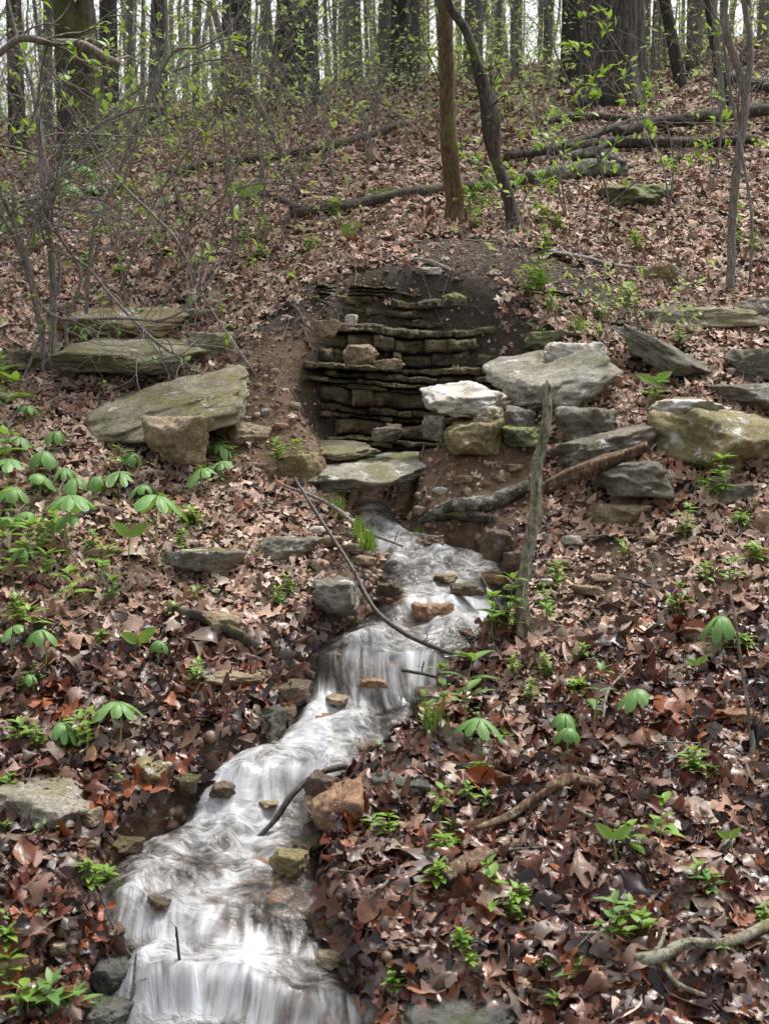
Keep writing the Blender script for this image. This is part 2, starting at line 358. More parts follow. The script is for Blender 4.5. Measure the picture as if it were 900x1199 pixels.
# litter leaf material
def litter_mat():
    m, n, b = new_mat('dead leaves'); a = n.nodes.new('ShaderNodeAttribute'); a.attribute_name = 'Col'
    v, _ = coords(n)
    n1 = noise(n, v, 45, 4, .65)
    col = mixc(n, .75, a.outputs['Color'], ramp(n, n1, [(.3, (.55, .5, .48)), (.55, (1, 1, 1)), (.75, (1.3, 1.25, 1.2))]), 'MULTIPLY')
    geo = n.nodes.new('ShaderNodeNewGeometry'); col = mixc(n, math_(n, 'MULTIPLY', geo.outputs['Backfacing'], .35), col, (.30, .23, .18))
    n.links.new(col, b.inputs['Base Color'])
    r = math_(n, 'SUBTRACT', .86, math_(n, 'MULTIPLY', a.outputs['Alpha'], .60)); n.links.new(r, b.inputs['Roughness'])
    b.inputs['Specular IOR Level'].default_value = .45
    bump(n, b, n1, .6, .004); return m
M['litter'] = litter_mat()
# ground material
def ground_mat():
    m, n, b = new_mat('forest soil'); a = n.nodes.new('ShaderNodeAttribute'); a.attribute_name = 'Col'
    v, _ = coords(n)
    n1 = noise(n, v, 22, 8, .75); n2 = noise(n, v, 110, 4, .7)
    vo = N(n, 'ShaderNodeTexVoronoi', Scale=26.0); n.links.new(v, vo.inputs['Vector'])
    col = mixc(n, .9, a.outputs['Color'], ramp(n, n1, [(.3, (.4, .37, .33)), (.5, (.95, .95, .95)), (.72, (1.5, 1.45, 1.35))]), 'MULTIPLY')
    col = mixc(n, ramp(n, n2, [(.60, (0, 0, 0)), (.66, (.65, .65, .65))]), col, (.30, .235, .17))
    n.links.new(col, b.inputs['Base Color']); n.links.new(math_(n, 'SUBTRACT', .9, math_(n, 'MULTIPLY', a.outputs['Alpha'], .5)), b.inputs['Roughness'])
    h = math_(n, 'ADD', math_(n, 'ADD', n1, math_(n, 'MULTIPLY', n2, .35)), math_(n, 'MULTIPLY', vo.outputs['Distance'], .5)); bump(n, b, h, 1.0, .03); return m
M['ground'] = ground_mat()

# ------------------------------------------------------------------ ground masks (world space)
def hollow_mask(x, y):
    px, py = px_of(np.stack([x, y, T(x, y)], -1))
    return x, y
def dirt(x, y):
    """bare soil: 1 inside the hollow and on the spoil heap, 0 in the litter"""
    z0 = .42 * fbm(x * 3.2, y * 3.2, 0, 4, 41)
    a = 1 - sstep(.85, 1.08, np.sqrt(((x + .06) / .84)**2 + ((y - 6.45) / .56)**2) + z0)
    b = 1 - sstep(.8, 1.1, np.sqrt(((x - .38) / .40)**2 + ((y - 5.95) / .38)**2) + z0)
    c = (1 - sstep(.6, 1.15, np.sqrt(((x - .78) / .40)**2 + ((y - 5.15) / .35)**2) + z0)) * .62
    e = (1 - sstep(.7, 1.1, np.sqrt(((x - .62) / .62)**2 + ((y - 7.15) / .36)**2) + z0)) * .95
    g = (1 - sstep(.6, 1.1, np.sqrt(((x + .15) / .22)**2 + ((y - 5.45) / .38)**2) + z0)) * .8
    return np.clip(np.maximum.reduce([a, b, c, e, g]), 0, 1)
xs = np.concatenate([-np.geomspace(3.2, 95, 40)[::-1], np.arange(-3.15, 3.15, .028), np.geomspace(3.2, 95, 40)])
ys = np.concatenate([np.linspace(-30, 2.2, 30), np.arange(2.3, 9, .026), np.geomspace(9.05, 16, 110), np.geomspace(16.3, 150, 60)])
X, Y = np.meshgrid(xs, ys, indexing='ij'); Z = T(X, Y)
ny = len(ys); I, J = np.meshgrid(np.arange(len(xs) - 1), np.arange(ny - 1), indexing='ij')
fc = np.stack([I * ny + J, (I + 1) * ny + J, (I + 1) * ny + J + 1, I * ny + J + 1], -1).reshape(-1, 4)
dm = dirt(X, Y)[..., None]; nz = fbm(X * 2.5, Y * 2.5, 0, 4, 51)[..., None]
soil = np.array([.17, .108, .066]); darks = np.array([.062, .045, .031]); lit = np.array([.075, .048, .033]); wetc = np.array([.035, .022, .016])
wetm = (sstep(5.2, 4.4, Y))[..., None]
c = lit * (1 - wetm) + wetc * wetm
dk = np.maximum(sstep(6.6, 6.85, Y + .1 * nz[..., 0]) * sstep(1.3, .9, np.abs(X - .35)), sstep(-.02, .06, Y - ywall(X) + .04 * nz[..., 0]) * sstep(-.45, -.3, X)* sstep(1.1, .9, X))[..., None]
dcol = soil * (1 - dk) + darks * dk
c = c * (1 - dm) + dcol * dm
chan = (sstep(.10, -.02, np.maximum(wl(Y) - X, X - wr(Y))) * (Y < 6))[..., None]
bed = np.array([.17, .115, .07]); c = c * (1 - chan) + bed * chan
farm = sstep(15, 24, Y)[..., None]; c = c * (1 - farm) + np.array([.09, .10, .05]) * farm
c = c * (1 + .35 * nz)
al = np.clip(wetm * .6 + chan, 0, 1)
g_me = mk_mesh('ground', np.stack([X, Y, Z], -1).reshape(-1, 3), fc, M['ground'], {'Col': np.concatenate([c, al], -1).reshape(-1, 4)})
tag(link('ground', g_me), 'forest hillside of brown soil and leaf litter', 'ground', kind='structure')

# ------------------------------------------------------------------ water
def water_mat():
    m, n, b = new_mat('rushing water')
    a = n.nodes.new('ShaderNodeAttribute'); a.attribute_name = 'Flow'   # r across, g along, b aeration, alpha steepness
    sp = n.nodes.new('ShaderNodeSeparateColor'); n.links.new(a.outputs['Color'], sp.inputs[0]); st = a.outputs['Alpha']
    def flow(sx, sy):
        cb = n.nodes.new('ShaderNodeCombineXYZ'); n.links.new(math_(n, 'MULTIPLY', sp.outputs[0], sx), cb.inputs[0]); n.links.new(math_(n, 'MULTIPLY', sp.outputs[1], sy), cb.inputs[1]); return cb.outputs[0]
    fall1 = noise(n, flow(22, 3.6), 1, 5, .56, .9); fall2 = noise(n, flow(80, 5), 1, 3, .6, .3)
    pool1 = noise(n, flow(9, 15), 1, 6, .62, 2.2); pool2 = noise(n, flow(34, 60), 1, 4, .6, 1.2)
    fl = math_(n, 'ADD', math_(n, 'MULTIPLY', fall1, .88), math_(n, 'MULTIPLY', fall2, .12)); pl = math_(n, 'ADD', math_(n, 'MULTIPLY', pool1, .78), math_(n, 'MULTIPLY', pool2, .22))
    mxf = n.nodes.new('ShaderNodeMix'); n.links.new(math_(n, 'ADD', math_(n, 'MULTIPLY', st, .8), .15), mxf.inputs[0]); n.links.new(pl, mxf.inputs[2]); n.links.new(fl, mxf.inputs[3]); s = mxf.outputs[0]
    f = math_(n, 'ADD', math_(n, 'MULTIPLY', math_(n, 'SUBTRACT', s, .5), 1.8), sp.outputs[2])
    foam = ramp(n, f, [(.08, (.04,) * 3), (.34, (.34,) * 3), (.58, (.74,) * 3), (.9, (.96,) * 3)])
    n.links.new(ramp(n, f, [(.2, (.36, .335, .305)), (.55, (.51, .51, .515)), (.9, (.68, .70, .735))]), b.inputs['Base Color'])
    b.inputs['Roughness'].default_value = .34; b.inputs['IOR'].default_value = 1.33
    h = math_(n, 'ADD', math_(n, 'MULTIPLY', s, .8), math_(n, 'MULTIPLY', pool2, math_(n, 'MULTIPLY', math_(n, 'SUBTRACT', 1.0, st), .22))); bump(n, b, h, .6, .028)
    bn = [q for q in n.nodes if q.type == 'BUMP'][0]
    tr = n.nodes.new('ShaderNodeBsdfTransparent'); tr.inputs[0].default_value = (.86, .81, .74, 1)
    gl = N(n, 'ShaderNodeBsdfGlossy', Roughness=.10); n.links.new(bn.outputs[0], gl.inputs['Normal'])
    fr = N(n, 'ShaderNodeFresnel', IOR=1.45); n.links.new(bn.outputs[0], fr.inputs['Normal'])
    mg = n.nodes.new('ShaderNodeMixShader'); n.links.new(fr.outputs[0], mg.inputs[0]); n.links.new(tr.outputs[0], mg.inputs[1]); n.links.new(gl.outputs[0], mg.inputs[2])
    mx = n.nodes.new('ShaderNodeMixShader'); n.links.new(foam, mx.inputs[0]); n.links.new(mg.outputs[0], mx.inputs[1]); n.links.new(b.outputs[0], mx.inputs[2])
    out = [q for q in n.nodes if q.type == 'OUTPUT_MATERIAL'][0]; n.links.new(mx.outputs[0], out.inputs[0])
    return m
M['water'] = water_mat()
yy = np.concatenate([np.linspace(-2, 2.8, 60), np.arange(2.81, 6.26, .008)]); uu = np.linspace(-.04, 1.04, 110)
U, YY = np.meshgrid(uu, yy, indexing='ij')
zl = wl(YY); zr = wr(YY); XX = zl + (zr - zl) * U
# falls are not straight across: shift the profile along y with x
ysm = YY + .15 * fbm(XX * 2.3 + 4, YY * .8, 0, 3, 61)
zz = wzs(XX, YY)
slope = np.abs(np.gradient(wz(yy), yy)); steep = sstep(.42, 1.15, np.interp(ysm, yy, slope))
arc = np.concatenate([[0], np.cumsum(np.hypot(np.diff(yy), np.diff(wz(yy))))]); AR = np.interp(ysm, yy, arc)
WID = zr - zl
uw = XX + .10 * fbm(XX * 3, YY * 2.5, 0, 3, 8); AR = AR + .05 * fbm(XX * 5, YY * 5, 0, 3, 18)
streak = fbm(uw * 26, AR * 3, 0, 3, 62); lump = fbm(XX * 8, YY * 6, 0, 3, 63); rip = fbm(XX * 22, YY * 22, 0, 3, 64)
EDG = 1 - np.clip(np.abs(U - .5) * 2, 0, 1)**3
zz = zz + (.012 * streak * (.3 + steep) + .034 * lump) * EDG + .007 * rip * (1.3 - steep)
zz = zz - .05 * (np.abs(U - .5) * 2)**4
_rw = np.random.default_rng(31)
for _ in range(110):                                   # water heaped over hidden stones
    by = _rw.uniform(3.2, 5.9); bx = float(np.interp(by, _wy, _wl)) + _rw.random() * float(np.interp(by, _wy, _wr) - np.interp(by, _wy, _wl)); r1 = _rw.uniform(.03, .085)
    ddy = (YY - by) / r1; g_ = np.exp(-((XX - bx) / (r1 * _rw.uniform(.8, 1.8)))**2 - np.where(ddy < 0, ddy * 2.2, ddy * .8)**2); zz = zz + g_ * r1 * .24 * EDG
pxw, pyw = px_of(np.stack([XX, YY, zz], -1))
def blob(cx, cy, rx, ry): return np.exp(-(((pxw - cx) / rx)**2 + ((pyw - cy) / ry)**2))
foam = .38 + .20 * steep + .22 * lump + .50 * fbm(XX * 3.5, YY * 3.5, 0, 3, 65) + .30 * fbm(XX * 11, YY * 9, 0, 3, 66) - .50 * np.clip(np.abs(U - .5) * 2, 0, 1)**4
ywl = lambda cy, ry: np.exp(-((pyw - cy) / ry)**2)
foam += .14 * ywl(870, 30) + .14 * ywl(930, 40) + .10 * ywl(1095, 45) + .12 * ywl(1180, 40) + .10 * ywl(800, 25)
foam += -.55 * blob(345, 1062, 48, 40) - .40 * blob(385, 776, 40, 26) - .25 * blob(455, 700, 60, 30) - .2 * blob(340, 930, 40, 35) - .3 * blob(185, 960, 30, 20) - .25 * blob(420, 620, 40, 25) - .2 * blob(560, 655, 60, 16) - .3 * blob(375, 1170, 40, 40)
foam += .26 * sstep(735, 690, pyw) * sstep(596, 612, pyw)
foam = np.clip(foam - .03, 0, .70)
FL = np.stack([uw, AR, foam, steep], -1)
nu = len(yy); I, J = np.meshgrid(np.arange(len(uu) - 1), np.arange(nu - 1), indexing='ij')
fc = np.stack([I * nu + J, (I + 1) * nu + J, (I + 1) * nu + J + 1, I * nu + J + 1], -1).reshape(-1, 4)
W_me = mk_mesh('water', np.stack([XX, YY, zz], -1).reshape(-1, 3), fc, M['water'], {'Flow': FL.reshape(-1, 4)})
tag(link('water', W_me), 'white water of the small stream tumbling down the rocks', 'stream', kind='structure')

# ------------------------------------------------------------------ rocks
import bmesh
_ico = {}
def ico(n):
    if n not in _ico:
        bm = bmesh.new(); bmesh.ops.create_icosphere(bm, subdivisions=n, radius=1); bm.verts.ensure_lookup_table()
        _ico[n] = (np.array([v.co[:] for v in bm.verts]), np.array([[v.index for v in f.verts] for f in bm.faces])); bm.free()
    return _ico[n]
def rock_shape(a, b, c, seed, sub=5, box=.5, rough=1.0):
    d, f = ico(sub); rs = np.random.default_rng(seed); P = []; H = []
    for q in ((0, 0, 1), (0, 0, -1)):
        q = np.array(q, float) + rs.normal(0, .10, 3); P.append(q / np.linalg.norm(q)); H.append(rs.uniform(.62, .82) + .1 * box)
    na = 4 + int(rs.integers(0, 3)); a0 = rs.uniform(0, 6.28)
    for i in range(na):                                   # uneven side faces
        t = a0 + (i + rs.uniform(-.3, .3)) / na * 6.283; q = np.array([math.cos(t), math.sin(t), rs.normal(0, .22)]); P.append(q / np.linalg.norm(q)); H.append(rs.uniform(.68, .92))
    for _ in range(9):
        q = rs.normal(0, 1, 3); q /= np.linalg.norm(q); P.append(q); H.append(rs.uniform(.80, 1.0) + box * .10)
    P = np.array(P); H = np.array(H)
    w1 = fbm(d[:, 0] * 1.5 + seed, d[:, 1] * 1.5, d[:, 2] * 1.5, 3, 3)[:, None]; w2 = fbm(d[:, 0] * 1.5 + seed, d[:, 1] * 1.5 + 9, d[:, 2] * 1.5, 3, 4)[:, None]
    dd = d + .18 * np.concatenate([w1, w2, w1 * w2], 1); dd /= np.linalg.norm(dd, axis=1, keepdims=True)
    den = dd @ P.T; r = np.where(den > .02, H / np.maximum(den, .02), 9); r = np.sort(r, axis=1); k = .012
    rm = -k * np.log(np.sum(np.exp(-(r[:, :3] - r[:, :1]) / k), axis=1)) + r[:, 0]
    n1 = fbm(d[:, 0] * 1.7 + seed * 1.3, d[:, 1] * 1.7, d[:, 2] * 1.7, 3, seed % 40); n2 = fbm(d[:, 0] * 5 + seed, d[:, 1] * 5, d[:, 2] * 5, 4, 5)
    st = np.round(n1 * 5) / 5                               # chipped, stepped faces
    rm = rm * (1 + (.09 * n1 + .13 * st + .08 * n2) * rough)
    v = d * rm[:, None] * np.array([a, b, c]); mean = (a * b * c)**(1 / 3)
    nz = fbm(v[:, 0] * 22 / .5 + seed, v[:, 1] * 44, v[:, 2] * 60, 4, 6); rid = 1 - np.abs(fbm(v[:, 0] / mean * 2.2 + seed, v[:, 1] / mean * 2.2, v[:, 2] / mean * 3.4, 4, 7)) * 3
    nn = v / np.array([a, b, c])**2; nn /= np.linalg.norm(nn, axis=1, keepdims=True) + 1e-9
    v = v + nn * (nz * min(.006, .08 * mean) + np.clip(rid, -1, 1) * .055 * min(mean, c * 1.2))[:, None] * rough
    return v, f
RS = [100]
def rock(label, cx, cy, w_, h_, m='grey', b=None, c=None, tilt=0, roll=0, rz=None, D=None, box=.5, name='rock', cat='rock', sub=5, group=None, dz=0):
    RS[0] += 1; seed = RS[0]; b0 = b
    g = G(cx, cy + h_ * .36) if D is None else at(cx, cy, D)
    Dd = g[1]; s = Dd / F; a = w_ * s / 2 * 1.12
    if b is None: b = min(a * .85, max(h_ * s * .8, a * .5))
    th = math.atan((cy - 599.5) / F) + PITCH
    if c is None: c = max(.35 * h_ * s, h_ * s / 2 * 1.15 - b * abs(math.sin(th + R(tilt))) * .75) * 1.1
    p = at(cx, cy, Dd + b * .45); p[2] += dz + (.028 if D is None and cy > 600 else 0)
    v, f = rock_shape(a * 1.03, b * 1.15, c * .95, seed, sub, box)
    rot = Euler((R(tilt), R(roll), random.uniform(-.3, .3) if rz is None else R(rz)))
    me = mk_mesh(name, v, f, M[m]); o = link(name, me, None, p, rot)
    # hard edges read better with auto-smooth by angle
    tag(o, label, cat, group); return o
# ------------------------------------------------------------------ bedded outcrop at the head of the hollow
oc = thing('rock_outcrop', (0.1, 6.4, ZF), 'bedded limestone outcrop of stacked mossy ledges behind the spring hollow', 'rock outcrop')
rs = np.random.default_rng(5); n = 520; x = np.linspace(-.42, 1.02, n)
def bound(z, k): return z + .034 * fbm(x * 2.4, z * 1.5, 0, 3, 73) + .015 * fbm(x * 8, k * .6, 0, 4, 74) - .045 * x
ztop = at(450, 334, 6.75)[2]; zb = ZF - .06; k = 0
while zb < ztop:
    th = float(rs.choice([.016, .026, .038, .052, .075], p=[.22, .27, .24, .17, .10])); zrel = zb - ZF
    blk = np.zeros(n); dzb = np.zeros(n); e = x[0] + rs.uniform(0, .1); run = rs.uniform(-.02, .02)
    while e < x[-1]:
        wv = rs.uniform(.03, .20) * (1 + 6 * th); bo = run + rs.uniform(-.055, .035) - (.07 if rs.random() < .10 else 0); q1 = .004
        m0 = sstep(e - q1, e + q1, x) - sstep(e + wv - q1, e + wv + q1, x); blk += bo * m0; dzb += m0 * rs.uniform(-.25, .05) * th
        crack = np.exp(-((x - e) / .004)**2); blk -= .02 * crack; e += wv
    lo = bound(zb, k); hi = np.maximum(bound(zb + th, k + 1) - .003 + dzb, lo + .005)
    xs0, xs1 = rs.uniform(-.40, -.24), rs.uniform(.55, 1.0)
    edge = .22 * sstep(xs0 + .03, xs0 - .05, x) + .22 * sstep(xs1 - .05, xs1 + .05, x)
    big = .085 * fbm(x * 2.0 + 3, zrel * 2.6, 0, 3, 79) + .045 * fbm(x * 6, zrel * 7, 0, 3, 80)
    front = ywall(x) + zrel * .375 + (rs.uniform(-.035, .04)) - .135 - blk + big + edge + .09 * sstep(.60, .88, zrel)
    rows = [np.stack([x, front + .5, lo], -1)]; prof = [.02, .004, 0, .001, 0, .002, .001, .006, .02]
    for j, p_ in enumerate(prof):
        t = j / (len(prof) - 1); z_ = lo + (hi - lo) * t
        yv = front + p_ * min(1.4, th / .03) + .034 * fbm(x * 10, z_ * 10, 0, 4, 76) + .013 * fbm(x * 45, z_ * 50, 0, 3, 77)
        rows.append(np.stack([x, yv, z_ + .006 * fbm(x * 40, z_ * 40, 0, 3, 78)], -1))
    rows.append(np.stack([x, front + .5, hi], -1))
    V = np.stack(rows, 1); m_ = len(rows); I, J = np.meshgrid(np.arange(n - 1), np.arange(m_ - 1), indexing='ij')
    fc = np.stack([I * m_ + J, (I + 1) * m_ + J, (I + 1) * m_ + J + 1, I * m_ + J + 1], -1).reshape(-1, 4)
    link('ledge', mk_mesh('ledge', V.reshape(-1, 3) - np.array([.1, 6.4, ZF]), fc, M['ledge'], smooth=False), oc)
    zb += th; k += 1

# ------------------------------------------------------------------ named rocks
# left bank slabs
rock('large mossy slab tilted towards the hollow, biggest on the left bank', 212, 470, 178, 70, 'slab', b=.30, c=.08, tilt=11, roll=-17, rz=16, D=6.2, box=.8, dz=-.01)
rock('flat mossy slab with a clean cut right end, above the big left slab', 165, 426, 150, 50, 'slab', b=.27, c=.065, tilt=12, roll=0, rz=6, D=6.6, box=.9, dz=.04)
rock('yellowish flat slab behind the twiggy shrub, uppermost of the left slabs', 145, 386, 135, 30, 'yellow', b=.2, c=.06, tilt=14, rz=-4, D=7.0, box=.9, dz=.04)
rock('small squared mossy block between the flat left slabs and the hollow', 250, 405, 55, 32, 'slab', box=.9)
rock('knobbly grey yellow boulder leaning against the foot of the large left slab', 212, 514, 62, 66, 'tan', c=.12, box=.4, D=5.82)
rock('mossy slab cut by the left edge of the view behind the shrub stems', 22, 424, 75, 42, 'slab', b=.2, c=.07, box=.8)
rock('low mossy block under the shrub stems at far left', 75, 432, 60, 24, 'slab', box=.8)
rock('small angular stone under the right corner of the large left slab', 283, 508, 46, 30, 'tan')
rock('small brown stone below the large left slab near the hollow', 248, 490, 36, 34, 'dark')
rock('round grey stone just above the yellow slab at left', 195, 372, 40, 20, 'grey')
rock('pale broken stone between slab and hollow edge on the left', 232, 375, 34, 24, 'grey')
# hollow
rock('flat grey roof slab over the dark outlet of the spring', 434, 551, 152, 42, 'palegrey', b=.24, c=.055, tilt=8, roll=-3, rz=-4, D=5.98, box=.7)
rock('thin flat stone behind the outlet roof slab', 380, 528, 110, 18, 'slab', b=.14, c=.03, tilt=10, D=6.2, box=.8)
rock('upright mossy stone left of the outlet roof slab', 360, 553, 30, 44, 'yellow', D=5.95)
rock('small tan stone left of the spring outlet', 384, 585, 34, 22, 'tan', D=5.85)
rock('pale loose stone resting in the middle of the outcrop ledges', 423, 415, 34, 22, 'tan', D=6.42)
rock('small pale round stone on an upper left ledge of the outcrop', 411, 375, 14, 14, 'white', D=6.52)
rock('dark rounded stone at the left end of the upper ledges', 382, 384, 20, 20, 'tan', D=6.5)
rock('thin tan stone beside the loose stone on the middle ledge', 455, 427, 28, 12, 'tan', D=6.38)
rock('mossy stone capping the top of the outcrop on the right', 530, 352, 24, 16, 'moss', D=6.68)
rock('brown pebble sized stone under the outcrop behind the outlet slab', 450, 508, 26, 16, 'dark', D=6.15)
# right pile
rock('white topped undercut rock, palest in the pile right of the hollow', 541, 468, 90, 48, 'white', b=.17, c=.07, tilt=12, D=6.08, box=.45)
rock('broad grey slab with white lichen leaning against the right bank', 645, 443, 138, 74, 'palegrey', b=.24, c=.085, tilt=18, roll=-16, rz=14, D=6.15, box=.6)
rock('white lichened block on top of the broad grey slab', 668, 418, 70, 30, 'white', D=6.35, box=.6)
rock('mossy angular stone below the white topped rock', 556, 512, 66, 44, 'yellow', D=5.95, box=.2)
rock('small white specked stone left of the mossy angular stone', 508, 500, 26, 32, 'grey', D=6.02)
rock('small rough stone between white topped rock and grey slab', 570, 487, 30, 22, 'yellow', D=6.0)
rock('crumbly stone under the left end of the broad grey slab', 605, 494, 34, 34, 'grey', D=6.0)
rock('low mossy stone beside the dead snag under the grey slab', 612, 512, 40, 26, 'moss', D=5.95)
rock('dark blocky rock under the broad grey slab right of the snag', 682, 500, 72, 46, 'dark', D=5.95, box=.8)
rock('dark mossy slab leaning down to the right above the leaf pocket', 780, 416, 112, 34, 'dark', b=.16, c=.06, tilt=8, roll=26, rz=-6, D=6.35, box=.9)
rock('grey squared block cut by the right edge above the yellow rock', 884, 430, 60, 36, 'dark', b=.15, box=.9)
rock('long dark slab behind the big yellow mossy rock', 880, 462, 105, 36, 'dark', b=.2, c=.06, box=.8)
rock('big yellow mossy boulder at the right edge, largest on the right bank', 842, 515, 162, 92, 'yellow', b=.26, c=.15, roll=8, tilt=10, D=5.72, box=.5)
rock('white lichened shoulder stone on top of the big yellow boulder', 800, 482, 80, 26, 'white', D=5.85, box=.5)
rock('long low grey rock beside the big yellow boulder', 708, 524, 112, 40, 'dark', b=.15, c=.075, roll=-12, D=5.78, box=.7)
rock('rough dark stone below the reddish rotten branch', 742, 562, 80, 44, 'dark', D=5.55, box=.3)
rock('flat grey stone right of the rough dark stone', 850, 580, 60, 26, 'dark', box=.8)
rock('pale broken stone in the leaves below the rough dark stone', 722, 610, 62, 32, 'tan', box=.4)
rock('small knobbly stone above the pale broken stone', 735, 585, 42, 24, 'tan', box=.3)
rock('rusty brown stone at the right margin below the yellow boulder', 895, 620, 30, 34, 'orange')
rock('mossy buried ledge running along the slope at upper right', 830, 374, 130, 26, 'slab', b=.12, c=.06, box=.9)
rock('pale mossy stone in the leaves above the buried ledge', 775, 324, 34, 22, 'yellow')
rock('bright mossy flat rock beside the end of the long fallen log', 743, 233, 66, 24, 'moss', b=.3, c=.10, box=.7)
rock('dark mossy root like stone at the right rim of the hollow', 640, 400, 50, 26, 'moss', D=6.55)
rock('small pale stone on the rim of the hollow', 505, 318, 36, 10, 'white', box=.7)
rock('tiny reddish stone on the lichened slab', 722, 446, 14, 12, 'orange', D=6.1)
rock('pale slab corner stone at the right margin above the block', 888, 362, 34, 24, 'grey', box=.9)
# left middle
rock('flattish grey stone on the leaves left of the stream head', 335, 650, 66, 28, 'grey', box=.4)
rock('flat half buried stone left of the flattish grey stone', 238, 666, 76, 34, 'grey', box=.6)
rock('two toned grey and yellow stone above the red leaf clump', 395, 696, 54, 44, 'grey', D=5.02, box=.3)
rock('pale stone half under the litter at left', 120, 655, 44, 14, 'tan', box=.6)
rock('tan wedge stone at the upper end of the dark log', 262, 740, 36, 28, 'tan', box=.3)
rock('flat tan stone on the left bank of the cascade', 280, 804, 58, 22, 'tan', box=.8)
rock('wet brown stone touching the cascade on the left', 332, 812, 54, 36, 'wet', D=4.68, box=.3)
rock('large olive grey wet stone below the flat tan stone', 302, 846, 66, 58, 'wetgrey', D=4.52, box=.4)
rock('pale weathered boulder at the left margin, largest pale rock in front', 52, 942, 106, 66, 'palegrey', D=3.98, box=.3)
rock('mossy yellow stone overhanging the pool on the left bank', 178, 908, 52, 48, 'yellow', D=4.2, box=.3)
rock('small wet tan stone above the pool edge on the left', 218, 918, 28, 26, 'wet', D=4.2)
rock('rounded tan stone right below the pale weathered boulder', 106, 970, 22, 26, 'tan')
rock('small brown stone on the left bank near the pale boulder', 100, 995, 32, 24, 'tan')
rock('lumpy brown wet stone on the left bank of the lower pool', 84, 1035, 60, 46, 'wet', D=3.72, box=.3)
rock('mossy flat stone under the lumpy brown stone', 75, 1066, 56, 20, 'moss', D=3.62, box=.7)
rock('small tan stone among wet leaves at lower left', 72, 1122, 26, 24, 'tan')
rock('yellow chip of stone at the left margin near the bottom', 8, 1146, 26, 26, 'yellow')
rock('brown rounded stone beside the yellow chip', 38, 1140, 26, 20, 'orange')
rock('glossy wet rock in the white water at bottom left', 135, 1142, 56, 50, 'wetgrey', D=3.47, box=.3)
rock('dark glossy rock at the very bottom left beside the falls', 124, 1186, 60, 44, 'wetgrey', D=3.36, box=.3)
# in and right of the stream
rock('round orange boulder standing in the upper riffle', 502, 722, 34, 34, 'orange', D=5.1, box=.1)
rock('small brown stone just below the orange boulder', 517, 738, 14, 12, 'orange', D=5.03)
rock('brown stone at the lip of the left cascade', 402, 772, 28, 26, 'orange', D=4.86, box=.2)
rock('dark wet stone splitting the left cascade', 378, 778, 24, 36, 'wet', D=4.86, box=.2)
rock('submerged orange stone in the lower cascade foam', 385, 842, 40, 16, 'orange', D=4.58)
rock('brown orange wet rock at the right edge of the lower cascade', 402, 952, 66, 80, 'orange', D=4.02, b=.09, box=.3, roll=-25)
rock('dark rock under the stick at the right edge of the cascade', 378, 926, 34, 52, 'wet', D=4.12)
rock('tall mossy dark boulder right of the lower cascade', 475, 928, 74, 58, 'wetgrey', D=4.1, box=.5)
rock('small mossy stone on top of the dark boulder by the stream', 462, 890, 34, 28, 'yellow', D=4.25)
rock('brown stone right of the dark mossy boulder', 430, 985, 54, 34, 'wet', D=3.9, box=.4)
rock('small tan block wedged beside the brown orange rock', 435, 1003, 40, 22, 'tan', D=3.85)
rock('pale yellow block standing in the lower pool', 338, 1018, 38, 40, 'yellow', D=3.8, box=.7, dz=.02)
rock('small rust stone left of the pale yellow block in the pool', 302, 1014, 26, 18, 'orange', D=3.83)
rock('flat orange stone at the lip of the lower pool', 288, 1035, 24, 14, 'orange', D=3.76)
rock('large brown stone lying under the pool water', 338, 1065, 70, 46, 'wet', D=3.66, box=.2, dz=-.015)
rock('brown white stone on the right bank of the lower falls', 385, 1078, 56, 34, 'wet', D=3.58)
rock('wet tan stone below the brown white stone', 386, 1122, 36, 24, 'tan', D=3.46)
rock('large flat grey green boulder at the bottom edge of the view', 527, 1186, 190, 70, 'wetgrey', b=.17, c=.07, tilt=6, box=.7, dz=-.035)
rock('pale flat stone lying among leaves below the folded plant at right', 832, 757, 64, 30, 'tan', box=.8)
rock('tan flat stone at right above the thick leaves', 866, 848, 54, 18, 'orange', box=.8)
rock('grey stone behind the snag base beside the stream', 582, 640, 36, 40, 'wet', D=5.4)
rock('brown stone at the mouth of the stream under the mossy log', 505, 634, 34, 18, 'wet', D=5.66)
rock('dark flat rock at the right bend of the upper stream', 604, 660, 40, 36, 'wet', D=5.38)
rock('pinkish stone at the right edge of the riffle', 458, 892, 24, 18, 'wet', D=4.3)
for q in [('pale tan stone under the clear water at the stream head',452,648,28,14,'tan',5.6),('rust brown stone in the upper riffle nearest the snag',575,672,26,14,'orange',5.36),('low tan stone in the middle of the upper riffle',522,672,24,10,'tan',5.38),
          ('brown stone where the middle falls begin on the right',540,738,30,18,'wet',5.02),('tan stone in the foam below the middle falls',395,815,26,14,'tan',4.68),('brown stone at the right lip of the lower cascade',425,872,34,20,'wet',4.38),
          ('small tan stone in the centre of the lower cascade',315,935,22,14,'tan',4.2),('brown stone on the left lip of the bottom falls',190,1050,32,18,'wet',3.64),('orange stone in the clear water right of the lower pool',325,1045,30,14,'orange',3.68),
          ('dark stone dividing the bottom falls in the middle',262,1105,34,24,'wet',3.55),('brown stone at the right foot of the lower cascade',360,985,30,20,'wet',4.0),('dark mossy stone on the right edge of the bottom falls',392,1095,34,26,'wetgrey',3.56)]:
    rock(q[0], q[1], q[2], q[3], q[4], q[5], D=q[6], box=.1, b=.05, dz=-.012)
